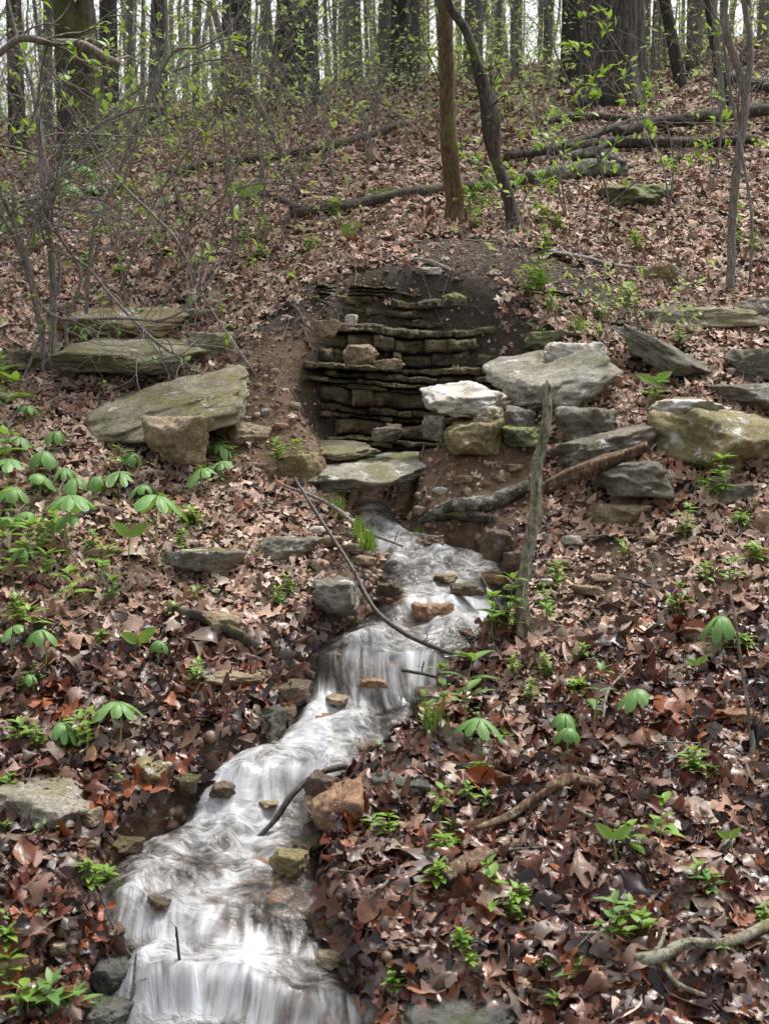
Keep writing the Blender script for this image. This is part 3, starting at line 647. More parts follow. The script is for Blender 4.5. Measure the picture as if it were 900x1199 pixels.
for q in [('dark wet stone breaking the upper riffle on its left side',455,690,30,20,'wet',5.2),('flat brown stone awash below the stream bend',545,690,38,16,'wet',5.22),('wet rust stone awash in the middle cascade',440,800,34,18,'orange',4.76),
          ('brown stone under the right falls of the middle cascade',505,815,36,24,'wet',4.66),('low dark stone parting the lower cascade on the left',262,925,32,24,'wet',4.2),('round wet stone at the left lip of the lower pool',150,990,34,24,'wet',3.97),
          ('tan stone awash at the right of the bottom falls',352,1112,36,22,'tan',3.55),('wet dark stone in the right of the bottom falls',400,1160,44,36,'wetgrey',3.42),('small dark stone at the left edge of the lower falls',130,1095,30,26,'wet',3.58),
          ('wet brown stone on the left edge of the middle cascade',330,835,30,24,'wet',4.6),('pale wet stone at the head of the lower cascade',300,890,26,16,'tan',4.36)]:
    rock(q[0], q[1], q[2], q[3], q[4], q[5], D=q[6], box=.2)
# small loose stones that can be counted on the bare soil
LS = [(605,548,22,10,'tan'),(585,560,14,9,'tan'),(630,562,18,12,'white'),(540,562,24,12,'tan'),(515,575,18,9,'white'),(494,598,24,12,'tan'),
      (560,585,16,9,'tan'),(530,545,12,8,'orange'),(300,430,16,10,'tan'),(320,455,14,8,'tan'),(345,475,12,8,'tan'),(330,500,20,10,'orange'),
      (312,482,14,9,'grey'),(390,640,22,12,'tan'),(412,650,18,11,'tan'),(372,628,20,10,'white'),(428,665,26,14,'tan'),(670,640,24,12,'white'),
      (655,668,20,12,'tan'),(690,700,30,12,'tan'),(705,685,24,10,'tan'),(640,690,16,9,'white'),(760,640,16,10,'tan'),(668,545,24,12,'orange'),
      (300,548,26,14,'tan'),(275,560,20,10,'grey'),(445,640,14,10,'wet'),(350,590,26,12,'tan'),(325,600,20,10,'tan')]
_wh = {'tan':'tan','white':'pale','orange':'rusty','grey':'grey','wet':'wet brown'}
LM = [(480,560,'the bare heap'),(330,460,'the dirt slope'),(400,640,'the stream head'),(690,680,'the gravel patch'),(435,555,'the outlet slab'),(620,620,'the snag'),(50,550,'the mayapple patch'),
      (302,846,'the olive stone'),(338,1018,'the pool block'),(542,1034,'the broken log'),(835,757,'the pale flat stone'),(700,200,'the fallen logs'),(135,1150,'the glossy wet rock'),(212,470,'the big left slab'),
      (640,340,'the hollow rim'),(842,510,'the yellow boulder'),(70,330,'the tangled shrub'),(420,290,'the upper rim'),(475,928,'the dark boulder'),(527,1180,'the bottom boulder'),(820,1125,'the lichened branch'),
      (52,942,'the pale boulder'),(640,950,'the bent stick'),(743,233,'the mossy flat rock'),(533,200,'the mossy sapling'),(860,200,'the right sapling'),(335,650,'the flattish stone'),(780,416,'the leaning slab'),(290,775,'the wet log'),(880,860,'the crooked stem')]
_seen = set()
def uniq(base, px, py, pool=None):
    """singles a look-alike out by what it stands near"""
    for d, x, y, s in sorted(((px - a)**2 + (py - b)**2, a, b, t) for a, b, t in LM):
        dx, dy = px - x, py - y; ax, ay = abs(dx), abs(dy)
        w_ = ('above ' if dy < 0 else 'below ') if ax < ay * .4 else (('left of ' if dx < 0 else 'right of ') if ay < ax * .4 else (('above left of ' if dx < 0 else 'above right of ') if dy < 0 else ('below left of ' if dx < 0 else 'below right of ')))
        l_ = f'{base} ' + ('just ' if d < 55**2 else '') + w_ + s
        if l_ not in _seen: _seen.add(l_); return l_
    return l_
for cx, cy, w_, h_, m_ in LS:
    rock(uniq(f'small {_wh[m_]} stone', cx, cy, None), cx, cy, w_, h_, m_, name='stone', cat='stone', sub=3, group='small loose stones on the bare soil')

# ------------------------------------------------------------------ litter of dead leaves (nobody could count it)
def leaf_variant(kind, seed, n=9):
    rs = np.random.default_rng(seed); t = np.linspace(0, 1, n)
    if kind == 'oak':
        env = np.sin(np.pi * np.clip(t * .93 + .05, 0, 1))**.8 * .27 * (1 + .25 * (t - .4)); ph = rs.uniform(0, 6)
        wl_ = env * (.62 + .44 * np.sign(np.sin(t * 17 + ph)) * np.abs(np.sin(t * 17 + ph))**.7); wr_ = env * (.62 + .46 * np.sin(t * 17 + ph + rs.uniform(-.8, .8)))
        wl_ *= rs.uniform(.9, 1.25); wr_ *= rs.uniform(.9, 1.25); wl_[0] = wr_[0] = .008; wl_[-1] = wr_[-1] = .01
        fw = np.where(wl_ > np.median(wl_), .03, -.005); env = env * (1 + .12 * np.cos(t * 40 + seed))
    else:
        env = np.sin(np.pi * t**.85) * .24; wl_ = env.copy() + .004; wr_ = env.copy() + .004; fw = np.zeros(n)
    cu = rs.uniform(-1.5, 1.6); fo = rs.uniform(-.7, 2.0); tw = rs.uniform(-.7, .7); ec = rs.uniform(-1.5, 2.2)
    V = []
    for i in range(n):
        y = t[i] - .5
        zc = cu * .55 * (y**2 - .12) + .05 * math.sin(seed + t[i] * 7)
        for s, w_ in ((-1, wl_[i]), (-.5, wl_[i]), (0, 0), (.5, wr_[i]), (1, wr_[i])):
            x = s * w_; z = zc + fo * abs(x) * .35 + ec * x * x * 1.1 + tw * x * y * 1.2 + (rs.normal(0, .02) if abs(s) == 1 else 0)
            V.append((x, y + (fw[i] if abs(s) == 1 else 0), z))
    V = np.array(V); F_ = []
    for i in range(n - 1):
        for j in range(4): F_.append((i * 5 + j, i * 5 + j + 1, i * 5 + 6 + j, i * 5 + 5 + j))
    return V, np.array(F_)
def scatter(name, pts, nrm, size, cols, variants, label, tiltsd, lift):
    allV, allF, allC = [], [], []; base = 0; n = len(pts); which = rng.integers(0, len(variants), n)
    yaw = rng.uniform(0, 6.283, n); tl = np.abs(rng.normal(0, tiltsd, n)); tl = np.where(rng.random(n) < .10, tl + rng.uniform(.4, 1.0, n), tl); ta = rng.uniform(0, 6.283, n)
    nn = nrm + np.stack([np.cos(ta) * np.tan(np.clip(tl, 0, 1.3)), np.sin(ta) * np.tan(np.clip(tl, 0, 1.3)), np.zeros(n)], -1)
    nn /= np.linalg.norm(nn, axis=1, keepdims=True); nn *= np.where(rng.random(n) < .4, -1, 1)[:, None]
    d = np.stack([np.cos(yaw), np.sin(yaw), np.zeros(n)], -1); xa = np.cross(d, nn); xa /= np.linalg.norm(xa, axis=1, keepdims=True); ya = np.cross(nn, xa)
    Rm = np.stack([xa, ya, nn], -1)
    for k_, (V, F_) in enumerate(variants):
        s = np.where(which == k_)[0]
        if not len(s): continue
        sc = size[s][:, None, None] * np.stack([rng.uniform(.8, 1.25, len(s)), np.ones(len(s)), rng.uniform(.5, 1.5, len(s))], -1)[:, None, :]
        v = np.einsum('nij,nvj->nvi', Rm[s], V[None] * sc) + pts[s][:, None, :] + nrm[s][:, None, :] * lift[s][:, None, None]
        m_ = len(V); allV.append(v.reshape(-1, 3)); allF.append((F_[None] + (np.arange(len(s)) * m_)[:, None, None] + base).reshape(-1, F_.shape[1]))
        vein = np.tile(np.array([1.08, .98, .74, .98, 1.08]), m_ // 5) if m_ % 5 == 0 else np.ones(m_)
        cc = np.repeat(cols[s][:, None, :], m_, axis=1); cc[..., :3] *= vein[None, :, None]; allC.append(cc.reshape(-1, 4)); base += len(s) * m_
    me = mk_mesh(name, np.concatenate(allV), np.concatenate(allF), M['litter'], {'Col': np.concatenate(allC)})
    o = link(name, me); tag(o, label, 'leaves', kind='stuff'); return o
def sample(y0, y1, dens, margin=.5, stick=0):
    wmax = 2 * (y1 * .30 + margin); n = int(wmax * (y1 - y0) * dens)
    x = rng.uniform(-wmax / 2, wmax / 2, n); y = rng.uniform(y0, y1, n)
    k_ = np.abs(x) < y * .30 + margin; return x[k_], y[k_]
def litter(y0, y1, dens, variants, size, name, label, tilt):
    x, y = sample(y0, y1, dens); dmk = dirt(x, y); inst = np.maximum(wl(y) - x, x - wr(y))
    clump = fbm(x * 1.7, y * 1.7, 0, 3, 81)
    keep = (rng.random(len(x)) > dmk * .95) & ((y > 6.0) | (inst > -.015 + .04 * rng.random(len(x)))) & (rng.random(len(x)) < .95 + clump * .5)
    x, y = x[keep], y[keep]; z = T(x, y); n = len(x)
    wet = np.clip(sstep(5.25, 4.6, y + .35 * fbm(x * 2, y * 2, 0, 3, 82)) * .95 + .8 * sstep(.22, .02, inst[keep]) * (y < 6), 0, 1)
    u = rng.random(n)
    dry = np.array([(.43, .29, .215), (.52, .38, .30), (.32, .185, .125), (.23, .135, .09), (.60, .48, .385), (.36, .18, .12), (.14, .09, .06)])
    wt = np.array([(.105, .028, .014), (.048, .017, .012), (.026, .014, .013), (.25, .07, .02), (.17, .082, .046), (.06, .027, .021), (.14, .05, .027)])
    pi = rng.choice(7, n, p=[.24, .2, .17, .13, .08, .1, .08]); pw = rng.choice(7, n, p=[.22, .18, .16, .11, .10, .11, .12])
    mixw = (rng.random(n) < wet)[:, None]
    c = np.where(mixw, wt[pw], dry[pi]) * rng.uniform(.75, 1.25, (n, 1)) * (1 - .18 * sstep(8, 13, y))[:, None]
    cols = np.concatenate([np.clip(c, 0, .8), np.where(mixw, rng.uniform(.55, 1.0, (n, 1)), rng.uniform(0, .25, (n, 1)))], -1)
    sz = size * np.clip(np.exp(rng.normal(0, .30, n)), .4, 1.7) * (1 - .35 * dmk[keep])
    pts = np.stack([x, y, z], -1)
    return scatter(name, pts, Tn(x, y), sz, cols, variants, label, tilt, rng.uniform(.0, .03, n) + .004)
VN = [leaf_variant('oak', s, 21) for s in range(22)] + [leaf_variant('plain', 50 + s, 8) for s in range(2)]
VF = [leaf_variant('oak', 90 + s, 6) for s in range(8)]
litter(2.7, 5.0, 1650, VN, .100, 'fallen_leaves', 'wet dark brown and maroon oak leaves covering the near banks', .33)
litter(5.0, 8.2, 1350, [leaf_variant('oak', 30 + s, 13) for s in range(16)], .074, 'fallen_leaves', 'dry pinkish brown oak leaves covering the banks round the hollow', .36)
litter(8.2, 13, 900, VF, .075, 'fallen_leaves', 'pale brown leaf litter over the slope of fallen logs', .4)
litter(13, 26, 150, VF, .13, 'fallen_leaves', 'leaf litter on the distant upper hillside', .4)

VC = []
for s_ in range(6):                                     # torn scraps
    r_ = np.random.default_rng(140 + s_); VC.append((np.array([(-.3, -.2, .05), (.25, -.35, .0), (.45, .2, .12), (-.1, .45, .03), (-.5, .15, .1)]) * r_.uniform(.6, 1.3, (5, 3)), np.array([(0, 1, 2, 2), (0, 2, 3, 4)])[:, :4]))
VC = [(v, np.array([(0, 1, 2, 3)])) for v, f in VC]
litter(2.7, 5.0, 1500, VC, .030, 'leaf_scraps', 'torn wet scraps of dead leaf between the near leaves', .5)
litter(5.0, 9.5, 1700, VC, .028, 'leaf_scraps', 'torn dry scraps of dead leaf round the hollow', .5)
def twig_litter():
    rs = np.random.default_rng(15); mb = MB(); x, y = sample(2.9, 9.5, 75, .3)
    for i in range(len(x)):
        if y[i] < 6 and max(float(wl(y[i])) - x[i], x[i] - float(wr(y[i]))) < .02: continue
        a = rs.uniform(0, 3.14); l_ = np.exp(rs.normal(-2.5, .5)); p = np.array([[x[i] + math.cos(a) * l_ * q, y[i] + math.sin(a) * l_ * q] for q in (-.5, -.1, .2, .5)]) + rs.normal(0, .004, (4, 2))
        z = T(p[:, 0], p[:, 1]) + rs.uniform(.015, .04); mb.tube(np.column_stack([p, z + rs.normal(0, .006, 4)]), [rs.uniform(.0012, .003), .001], 4, cap=False)
    tag(link('twig_litter', mb.mesh('twig_litter', B['twig'])), 'countless thin broken twigs mixed into the leaf litter', 'twigs', kind='stuff')
twig_litter()
# crumbs and gravel on bare soil
def gravel():
    d, f = ico(2); x = rng.uniform(-1.1, 1.5, 16000); y = rng.uniform(4.6, 7.6, 16000); k_ = (rng.random(16000) < dirt(x, y) * .75) & ((y > 6) | (np.maximum(wl(y) - x, x - wr(y)) > 0))
    # stream bed cobbles
    xb = rng.uniform(-1, .6, 5200); yb = rng.uniform(2.8, 6, 5200); kb = np.maximum(wl(yb) - xb, xb - wr(yb)) < .05
    ym = rng.uniform(2.9, 5.95, 900); sd_ = rng.random(900) < .5; xm = np.where(sd_, wl(ym) - rng.uniform(-.03, .07, 900), wr(ym) + rng.uniform(-.03, .07, 900))
    x = np.concatenate([x[k_], xm, xb[kb]]); y = np.concatenate([y[k_], ym, yb[kb]]); n = len(x); nb = kb.sum() + 900
    s = np.exp(rng.normal(-5.2, .5, n)); s[-nb:] *= np.exp(rng.normal(1.0, .35, nb)); s = np.clip(s, 0, .021)
    sc = s[:, None] * rng.uniform(.6, 1.3, (n, 3)); z = T(x, y)
    v = d[None] * sc[:, None, :] * (1 + .28 * fbm(d[None, :, 0] * 1.3 + np.arange(n)[:, None] * 7.1, d[None, :, 1] * 1.3, d[None, :, 2] * 1.3, 2, 4) + .10 * fbm(d[None, :, 0] * 4 + np.arange(n)[:, None], d[None, :, 1] * 4, d[None, :, 2] * 4, 1, 5))[..., None] + np.stack([x, y, z], -1)[:, None, :]
    pal = np.array([(.30, .22, .15), (.40, .33, .25), (.16, .10, .065), (.22, .15, .10), (.10, .065, .042), (.34, .22, .14)])
    c = pal[rng.choice(6, n, p=[.15, .07, .26, .2, .26, .06])] * rng.uniform(.8, 1.2, (n, 1)); c = np.concatenate([c, np.full((n, 1), .1)], -1); c[-nb:, 3] = .7
    F_ = (f[None] + (np.arange(n) * len(d))[:, None, None]).reshape(-1, 3)
    me = mk_mesh('gravel', v.reshape(-1, 3), F_, M['litter'], {'Col': np.repeat(c, len(d), axis=0)}, smooth=False)
    tag(link('gravel', me), 'crumbs of soil and small pebbles on bare dirt and stream bed', 'gravel', kind='stuff')
gravel()
# ------------------------------------------------------------------ logs, branches, sticks
def pts_on(pp, lift=0.0, wob=.0, n=24, seed=0):
    """pixel polyline laid on the ground; entries (px, py) or (px, py, distance)"""
    P = []
    for q in pp:
        if len(q) == 2: g = G(*q); g = g + np.array([0, 0, lift])
        else: g = at(*q)
        P.append(g)
    return spline(P, n, wob, seed)
def stick(name, label, cat, pp, r, m, lift=0., wob=.03, k=10, rough=.25, subs=(), n=30, group=None, twigs=0, tl=.2):
    P = pts_on(pp, lift, wob, n, RS[0]); RS[0] += 1
    o = thing(name, P[0], label, cat, group)
    mb = MB(); mb.tube(P, r, k, rough, RS[0]); link('stem' if name in ('stick', 'twig', 'snag') else 'trunk', mb.mesh('trunk', B[m], origin=P[0]), o)
    if subs or twigs:
        for q in subs:
            mb = MB(); Q = pts_on(q[0], lift, wob, 14, RS[0]); RS[0] += 1; mb.tube(Q, q[1], 7, rough, RS[0]); link('branch', mb.mesh('branch', B[m], origin=P[0]), o)
        rs = np.random.default_rng(RS[0])
        for t in range(twigs):
            mb = MB(); i = rs.integers(3, n - 2); d = P[i + 1] - P[i]; d /= np.linalg.norm(d); e = d + rs.normal(0, .7, 3); e[2] = abs(e[2]) * .7; e /= np.linalg.norm(e)
            q = np.stack([P[i] + e * tl * rs.uniform(.5, 1.2) * f + rs.normal(0, .01, 3) * f for f in np.linspace(0, 1, 6)])
            mb.tube(q, [np.mean(r) * .35, np.mean(r) * .12], 5); link('branch', mb.mesh('branch', B[m], origin=P[0]), o)
    return o
def u(px, D): return px * (.78 if D > 7.8 else .95) * D / F
stick('fallen_log', 'long dark fallen log lying across the slope above the hollow, with a thick lichened end', 'log',
      [(342,262),(400,252),(450,242),(520,232),(600,222),(650,215)], [u(7,8),u(9,8),u(10,8.4),u(10,8.6),u(13,9)], 'log', lift=.05, k=14, subs=[([(352,256),(330,243),(300,235)], [u(6,8),u(3,8)])], twigs=3)
stick('broken_log', 'thick lichened log section at the right end of the long dark log', 'log', [(618,222),(650,217),(690,212),(735,213)], [u(9,9),u(14,9),u(15,9),u(8,9)], 'lichlog', lift=.07, k=16, rough=.4, wob=.02)
stick('broken_log', 'gnarled lichened stub lying on top of the thick log section', 'log', [(655,208),(690,203),(712,206),(730,215)], [u(4,9),u(9,9),u(8,9),u(3,9)], 'lichlog', lift=.13, k=12, rough=.5, wob=.03)
stick('fallen_log', 'dark fallen log running from the sapling top right to the right margin', 'log', [(592,198),(650,188),(720,180),(800,180),(885,178)], [u(5,9.8),u(7,9.8),u(8,10),u(8,10),u(6,10)], 'log', lift=.08, k=12, subs=[([(690,196),(712,180),(725,170)], [u(5,10),u(4,10)])], twigs=3)
stick('fallen_log', 'upper parallel log in the pile right of the oak foot', 'log', [(720,178),(770,166),(830,160),(910,150)], [u(8,10.6),u(8,10.6),u(9,10.8),u(8,10.6)], 'log', lift=.14, k=12)
stick('fallen_log', 'thin log above the pile reaching past the dark leaning trunks', 'log', [(655,188),(740,160),(820,150),(905,138)], [u(4,11),u(6,11),u(7,11),u(6,11)], 'log', lift=.1, k=10)
stick('fallen_log', 'short dark log left of the big oak foot', 'log', [(630,152),(660,148),(700,146),(735,148)], [u(5,12),u(6,12),u(6,12),u(4,12)], 'log', lift=.06)
stick('fallen_log', 'long thin log crossing the upper left slope towards the centre', 'log', [(195,216),(245,203),(300,197),(360,188),(420,172),(475,155)], [u(5,10),u(6,10),u(6,10.5),u(6,11),u(4,12)], 'log', lift=.07, k=10, twigs=4)
stick('fallen_log', 'short log below the mossy trunk at upper left', 'log', [(80,230),(110,234),(145,228)], [u(6,9.8),u(7,9.8),u(5,9.8)], 'log', lift=.05)
stick('fallen_log', 'fallen trunk on the skyline slope at far upper right', 'log', [(835,100),(870,108),(920,122)], [u(7,13),u(8,13),u(7,13)], 'log', lift=.1)
stick('stick', 'dark dead branch lying under the rim at upper right of the hollow', 'branch', [(640,302),(680,310),(720,320),(760,322)], [u(3,7.6),u(5,7.6),u(5,7.6),u(3,7.6)], 'darktwig', lift=.03, twigs=2)
stick('stick', 'thin dark branch in the leaves above the left rim of the hollow', 'branch', [(285,312),(320,308),(355,312),(395,308)], [u(3,7.6),u(4,7.6),u(2,7.6)], 'darktwig', lift=.02, twigs=2)
stick('stick', 'pale peeled stick on the black soil of the hollow rim', 'stick', [(483,309),(505,312),(528,322)], [u(3,7),u(4,7),u(2,7)], 'pale', lift=.015, wob=.02)
stick('fallen_branch', 'mossy lichened branch lying on the dirt heap at the stream head', 'branch', [(492,628),(530,615),(570,598),(618,578)], [u(4,5.8),u(9,5.8),u(10,5.8),u(8,5.8)], 'lichlog', lift=.03, k=14, rough=.3)
stick('fallen_branch', 'reddish rotten branch pointing to the yellow boulder', 'branch', [(622,580,5.62),(660,560,5.58),(705,542,5.56),(758,524,5.55)], [u(7,5.7),u(8,5.7),u(8,5.7),u(6,5.7)], 'red', lift=.03, k=16, rough=.6)
stick('broken_log', 'dark rotten bark chunk at the right lip of the stream head', 'log', [(508,634),(538,628),(575,620)], [u(5,5.7),u(7,5.7),u(5,5.7)], 'log', lift=.01, k=16, rough=.8, wob=.08)
stick('fallen_log', 'dark wet log running down to the cascade on the left bank', 'log', [(205,730),(250,748),(300,774),(345,797),(374,818)], [u(5,4.9),u(7.5,4.9),u(8,4.8),u(7,4.7),u(4,4.7)], 'log', lift=.05, k=14, rough=.35)
# upright snag
g0 = G(618, 752); top = at(641, 450, g0[1] + .16)
P = spline([g0 - [0, 0, .05], at(611, 700, g0[1] + .02), at(616, 655, g0[1] + .04), at(626, 600, g0[1] + .07), at(627, 550, g0[1] + .10), at(637, 500, g0[1] + .13), top], 60, .03, 4)
o = thing('dead_snag', g0, 'upright broken dead sapling stump standing on the right bank beside the stream', 'snag')
mb = MB(); mb.tube(P, [u(12,4.95), u(7.5,5), u(6,5), u(7.5,5), u(5.5,5), u(6,5), u(5,5)], 20, .8, 5); link('trunk', mb.mesh('trunk', B['snag'], origin=g0), o)
mb = MB(); mb.tube(spline([at(641, 452, g0[1] + .16), at(640, 445, g0[1] + .16)], 4), [u(5,5), u(1,5)], 6, .4); link('broken_tip', mb.mesh('broken_tip', B['pale'], origin=g0), o)
stick('stick', 'black wet pointed stick leaning on the right bank against the foot of the snag', 'stick', [(563,676,4.98),(580,708,4.95),(600,740,4.92),(612,762,4.9)], [u(2,5),u(4,5),u(6,5),u(7,5)], 'darktwig', wob=.01)
stick('stick', 'long thin dark twig arching over the stream from the left bank', 'twig', [(345,560,5.6),(378,612,5.38),(412,665,5.12),(440,715,4.92),(480,745,4.80),(520,762,4.72),(545,770,4.68)], [u(2,5),u(2.6,5),u(3,5),u(3,5),u(2,5)], 'darktwig', wob=.01, k=6, twigs=4, tl=.10)
stick('stick', 'short forked black twig over the foam of the right cascade edge', 'twig', [(470,785,4.75),(500,790,4.75),(540,800,4.72),(575,800,4.7)], [u(2,5),u(2.5,5),u(3,5)], 'darktwig', wob=.03, k=6, twigs=3, tl=.08)
stick('stick', 'curved brown stick lying across the white water of the lower cascade', 'stick', [(290,990,4.06),(318,965,4.1),(345,928,4.15),(372,906,4.2),(405,897,4.22)], [u(2.5,4),u(4,4),u(3.5,4),u(5,4)], 'darktwig', wob=.02, k=9, rough=.3)
stick('stick', 'grey twig reaching from the left bank over the stream head', 'twig', [(330,567,5.75),(385,590,5.7),(425,620,5.6),(470,640,5.5)], [u(2,5.6),u(3,5.6),u(1.5,5.6)], 'twig', wob=.03, k=6, twigs=3, tl=.1)
stick('stick', 'dark sharp twig standing upright in the falls at the bottom', 'twig', [(218,1210,3.4),(214,1160,3.4),(206,1085,3.42)], [u(4,3.4),u(3,3.4),u(1.5,3.4)], 'darktwig', wob=.02, k=6, twigs=1, tl=.05)
stick('stick', 'green stemmed twig standing left of the bottom falls', 'twig', [(152,1210,3.38),(156,1160,3.4),(160,1115,3.42)], [u(4,3.4),u(3,3.4),u(1.5,3.4)], 'twig', wob=.02, k=6, twigs=2, tl=.06)
stick('stick', 'very thin bowed twig over the lower pool from the left bank', 'twig', [(118,1050,3.65),(150,1115,3.55),(185,1128,3.5),(225,1125,3.5)], [u(1.6,3.4),u(1.6,3.4),u(1,3.4)], 'darktwig', wob=.04, k=5, twigs=4, tl=.12)
stick('stick', 'wet dark stick at the left margin below the pale boulder', 'stick', [(-10,1058),(35,1055),(72,1050)], [u(5,3.7),u(6,3.7),u(3,3.7)], 'darktwig', lift=.03)
stick('stick', 'curved brown dead branch lying under the edge on mayapple leaves', 'branch', [(85,618),(110,608),(135,610),(152,622)], [u(5,5.5),u(7,5.5),u(4,5.5)], 'log', lift=.03)
stick('stick', 'wet brown branch below the folded plants right of the cascade', 'branch', [(528,908),(570,918),(605,932),(632,946)], [u(6,4.1),u(8,4.1),u(7,4.1),u(3,4.1)], 'log', lift=.03)
stick('stick', 'smooth tan bent stick on the wet leaves right of centre', 'stick', [(555,992),(600,972),(640,946),(665,932),(700,940)], [u(4,4),u(6,4),u(8,4),u(6,4)], 'red', lift=.05, rough=.55, k=14, wob=.05)
stick('stick', 'slim pale forked stick below the tan bent stick', 'stick', [(660,955),(690,972),(725,985)], [u(2,4),u(3,4),u(2,4)], 'pale', lift=.04, twigs=2, tl=.08)
stick('broken_log', 'short brown broken log with a dark end on the wet leaves', 'log', [(520,1046),(545,1030),(568,1014)], [u(12,3.8),u(13,3.8),u(12,3.8)], 'red', lift=.03, k=18, rough=.7, wob=.04)
stick('fallen_branch', 'lichened forked branch at the lower right corner', 'branch', [(742,1150),(775,1142),(800,1130),(850,1125),(915,1100)], [u(9,3.5),u(8,3.5),u(6,3.5),u(7,3.5)], 'snag', lift=.05, k=12, rough=.3, subs=[([(770,1145),(790,1176),(825,1190)], [u(5,3.5),u(3,3.5)]), ([(760,1148),(772,1128),(778,1112)], [u(4,3.5),u(2,3.5)])])
stick('stick', 'pale thin crooked stem standing at the right margin in the leaves', 'stick', [(884,952,4.15),(880,900,4.15),(878,850,4.18),(868,780,4.2),(854,690,4.25)], [u(5,4.2),u(4,4.2),u(2,4.2),u(1.5,4.2)], 'pale', wob=.02, k=7, twigs=5, tl=.12)
stick('stick', 'thin pale stick leaning in leaves below the folded plant at right', 'stick', [(705,865),(712,830),(742,798)], [u(1.5,4.4),u(2,4.4),u(1.5,4.4)], 'pale', lift=.06, wob=.01, k=6)
stick('stick', 'curved pale root end on the black soil of the rim', 'stick', [(398,292),(408,306),(420,312)], [u(2,7.4),u(3,7.4),u(2,7.4)], 'pale', lift=.01)
_rs = np.random.default_rng(21)
for i, (px, py) in enumerate([(250,560),(160,500),(300,600),(700,640),(760,700),(640,860),(790,900),(600,1010),(820,960),(690,1110),(480,1080),(60,880),(180,840),(230,700),(100,760),(850,300),(560,290),(330,330),(250,350),(860,640),(450,1050),(620,1180),(760,1060),(500,1010),(150,1010),(30,1000),(700,260),(600,250),(180,300),(880,990)]):
    a = _rs.uniform(0, 3.14); Ln = _rs.uniform(45, 110); D = G(px, py)[1]; f = 5 / D
    q = [(px - math.cos(a) * Ln * f * .5, py - math.sin(a) * Ln * f * .25), (px, py), (px + math.cos(a) * Ln * f * .5, py + math.sin(a) * Ln * f * .25)]
    mt = ['twig', 'darktwig', 'pale'][i % 3]
    stick('twig', uniq('thin ' + {'twig': 'grey brown', 'darktwig': 'dark wet', 'pale': 'pale dry'}[mt] + ' twig lying', px, py, None), 'twig', q, [.003, .006, .002], mt, lift=.035, wob=.08, k=6, twigs=int(_rs.integers(0, 4)), tl=.12, group='twigs lying in the leaf litter')

# ------------------------------------------------------------------ leaves for living plants
class LB:
    """collects many small living leaves into one mesh"""
    def __init__(s): s.v = []; s.f = []; s.n = 0
    def leaf(s, p, d, up, L_, W_, droop=.2, fold=.25, n=6):
        d = np.asarray(d, float); d /= np.linalg.norm(d); r = np.cross(d, up); r /= np.linalg.norm(r) + 1e-9; w_ = np.cross(r, d)
        t = np.linspace(0, 1, n); wd = np.sin(np.pi * np.clip(t * .97 + .015, 0, 1)**.8) * W_ / 2 + .0005
        c = np.asarray(p)[None] + d[None] * (t * L_)[:, None] - w_[None] * (droop * L_ * t**2)[:, None]
        l = c - r[None] * wd[:, None] + w_[None] * (wd * fold)[:, None]; q = c + r[None] * wd[:, None] + w_[None] * (wd * fold)[:, None]
        s.v.append(np.stack([l, c, q], 1).reshape(-1, 3))
        i = np.arange(n - 1) * 3 + s.n
        s.f.append(np.concatenate([np.stack([i, i + 1, i + 4, i + 3], -1), np.stack([i + 1, i + 2, i + 5, i + 4], -1)])); s.n += 3 * n
    def mesh(s, name, m, origin=(0, 0, 0)):
        return mk_mesh(name, np.concatenate(s.v) - np.asarray(origin), np.concatenate(s.f), m)

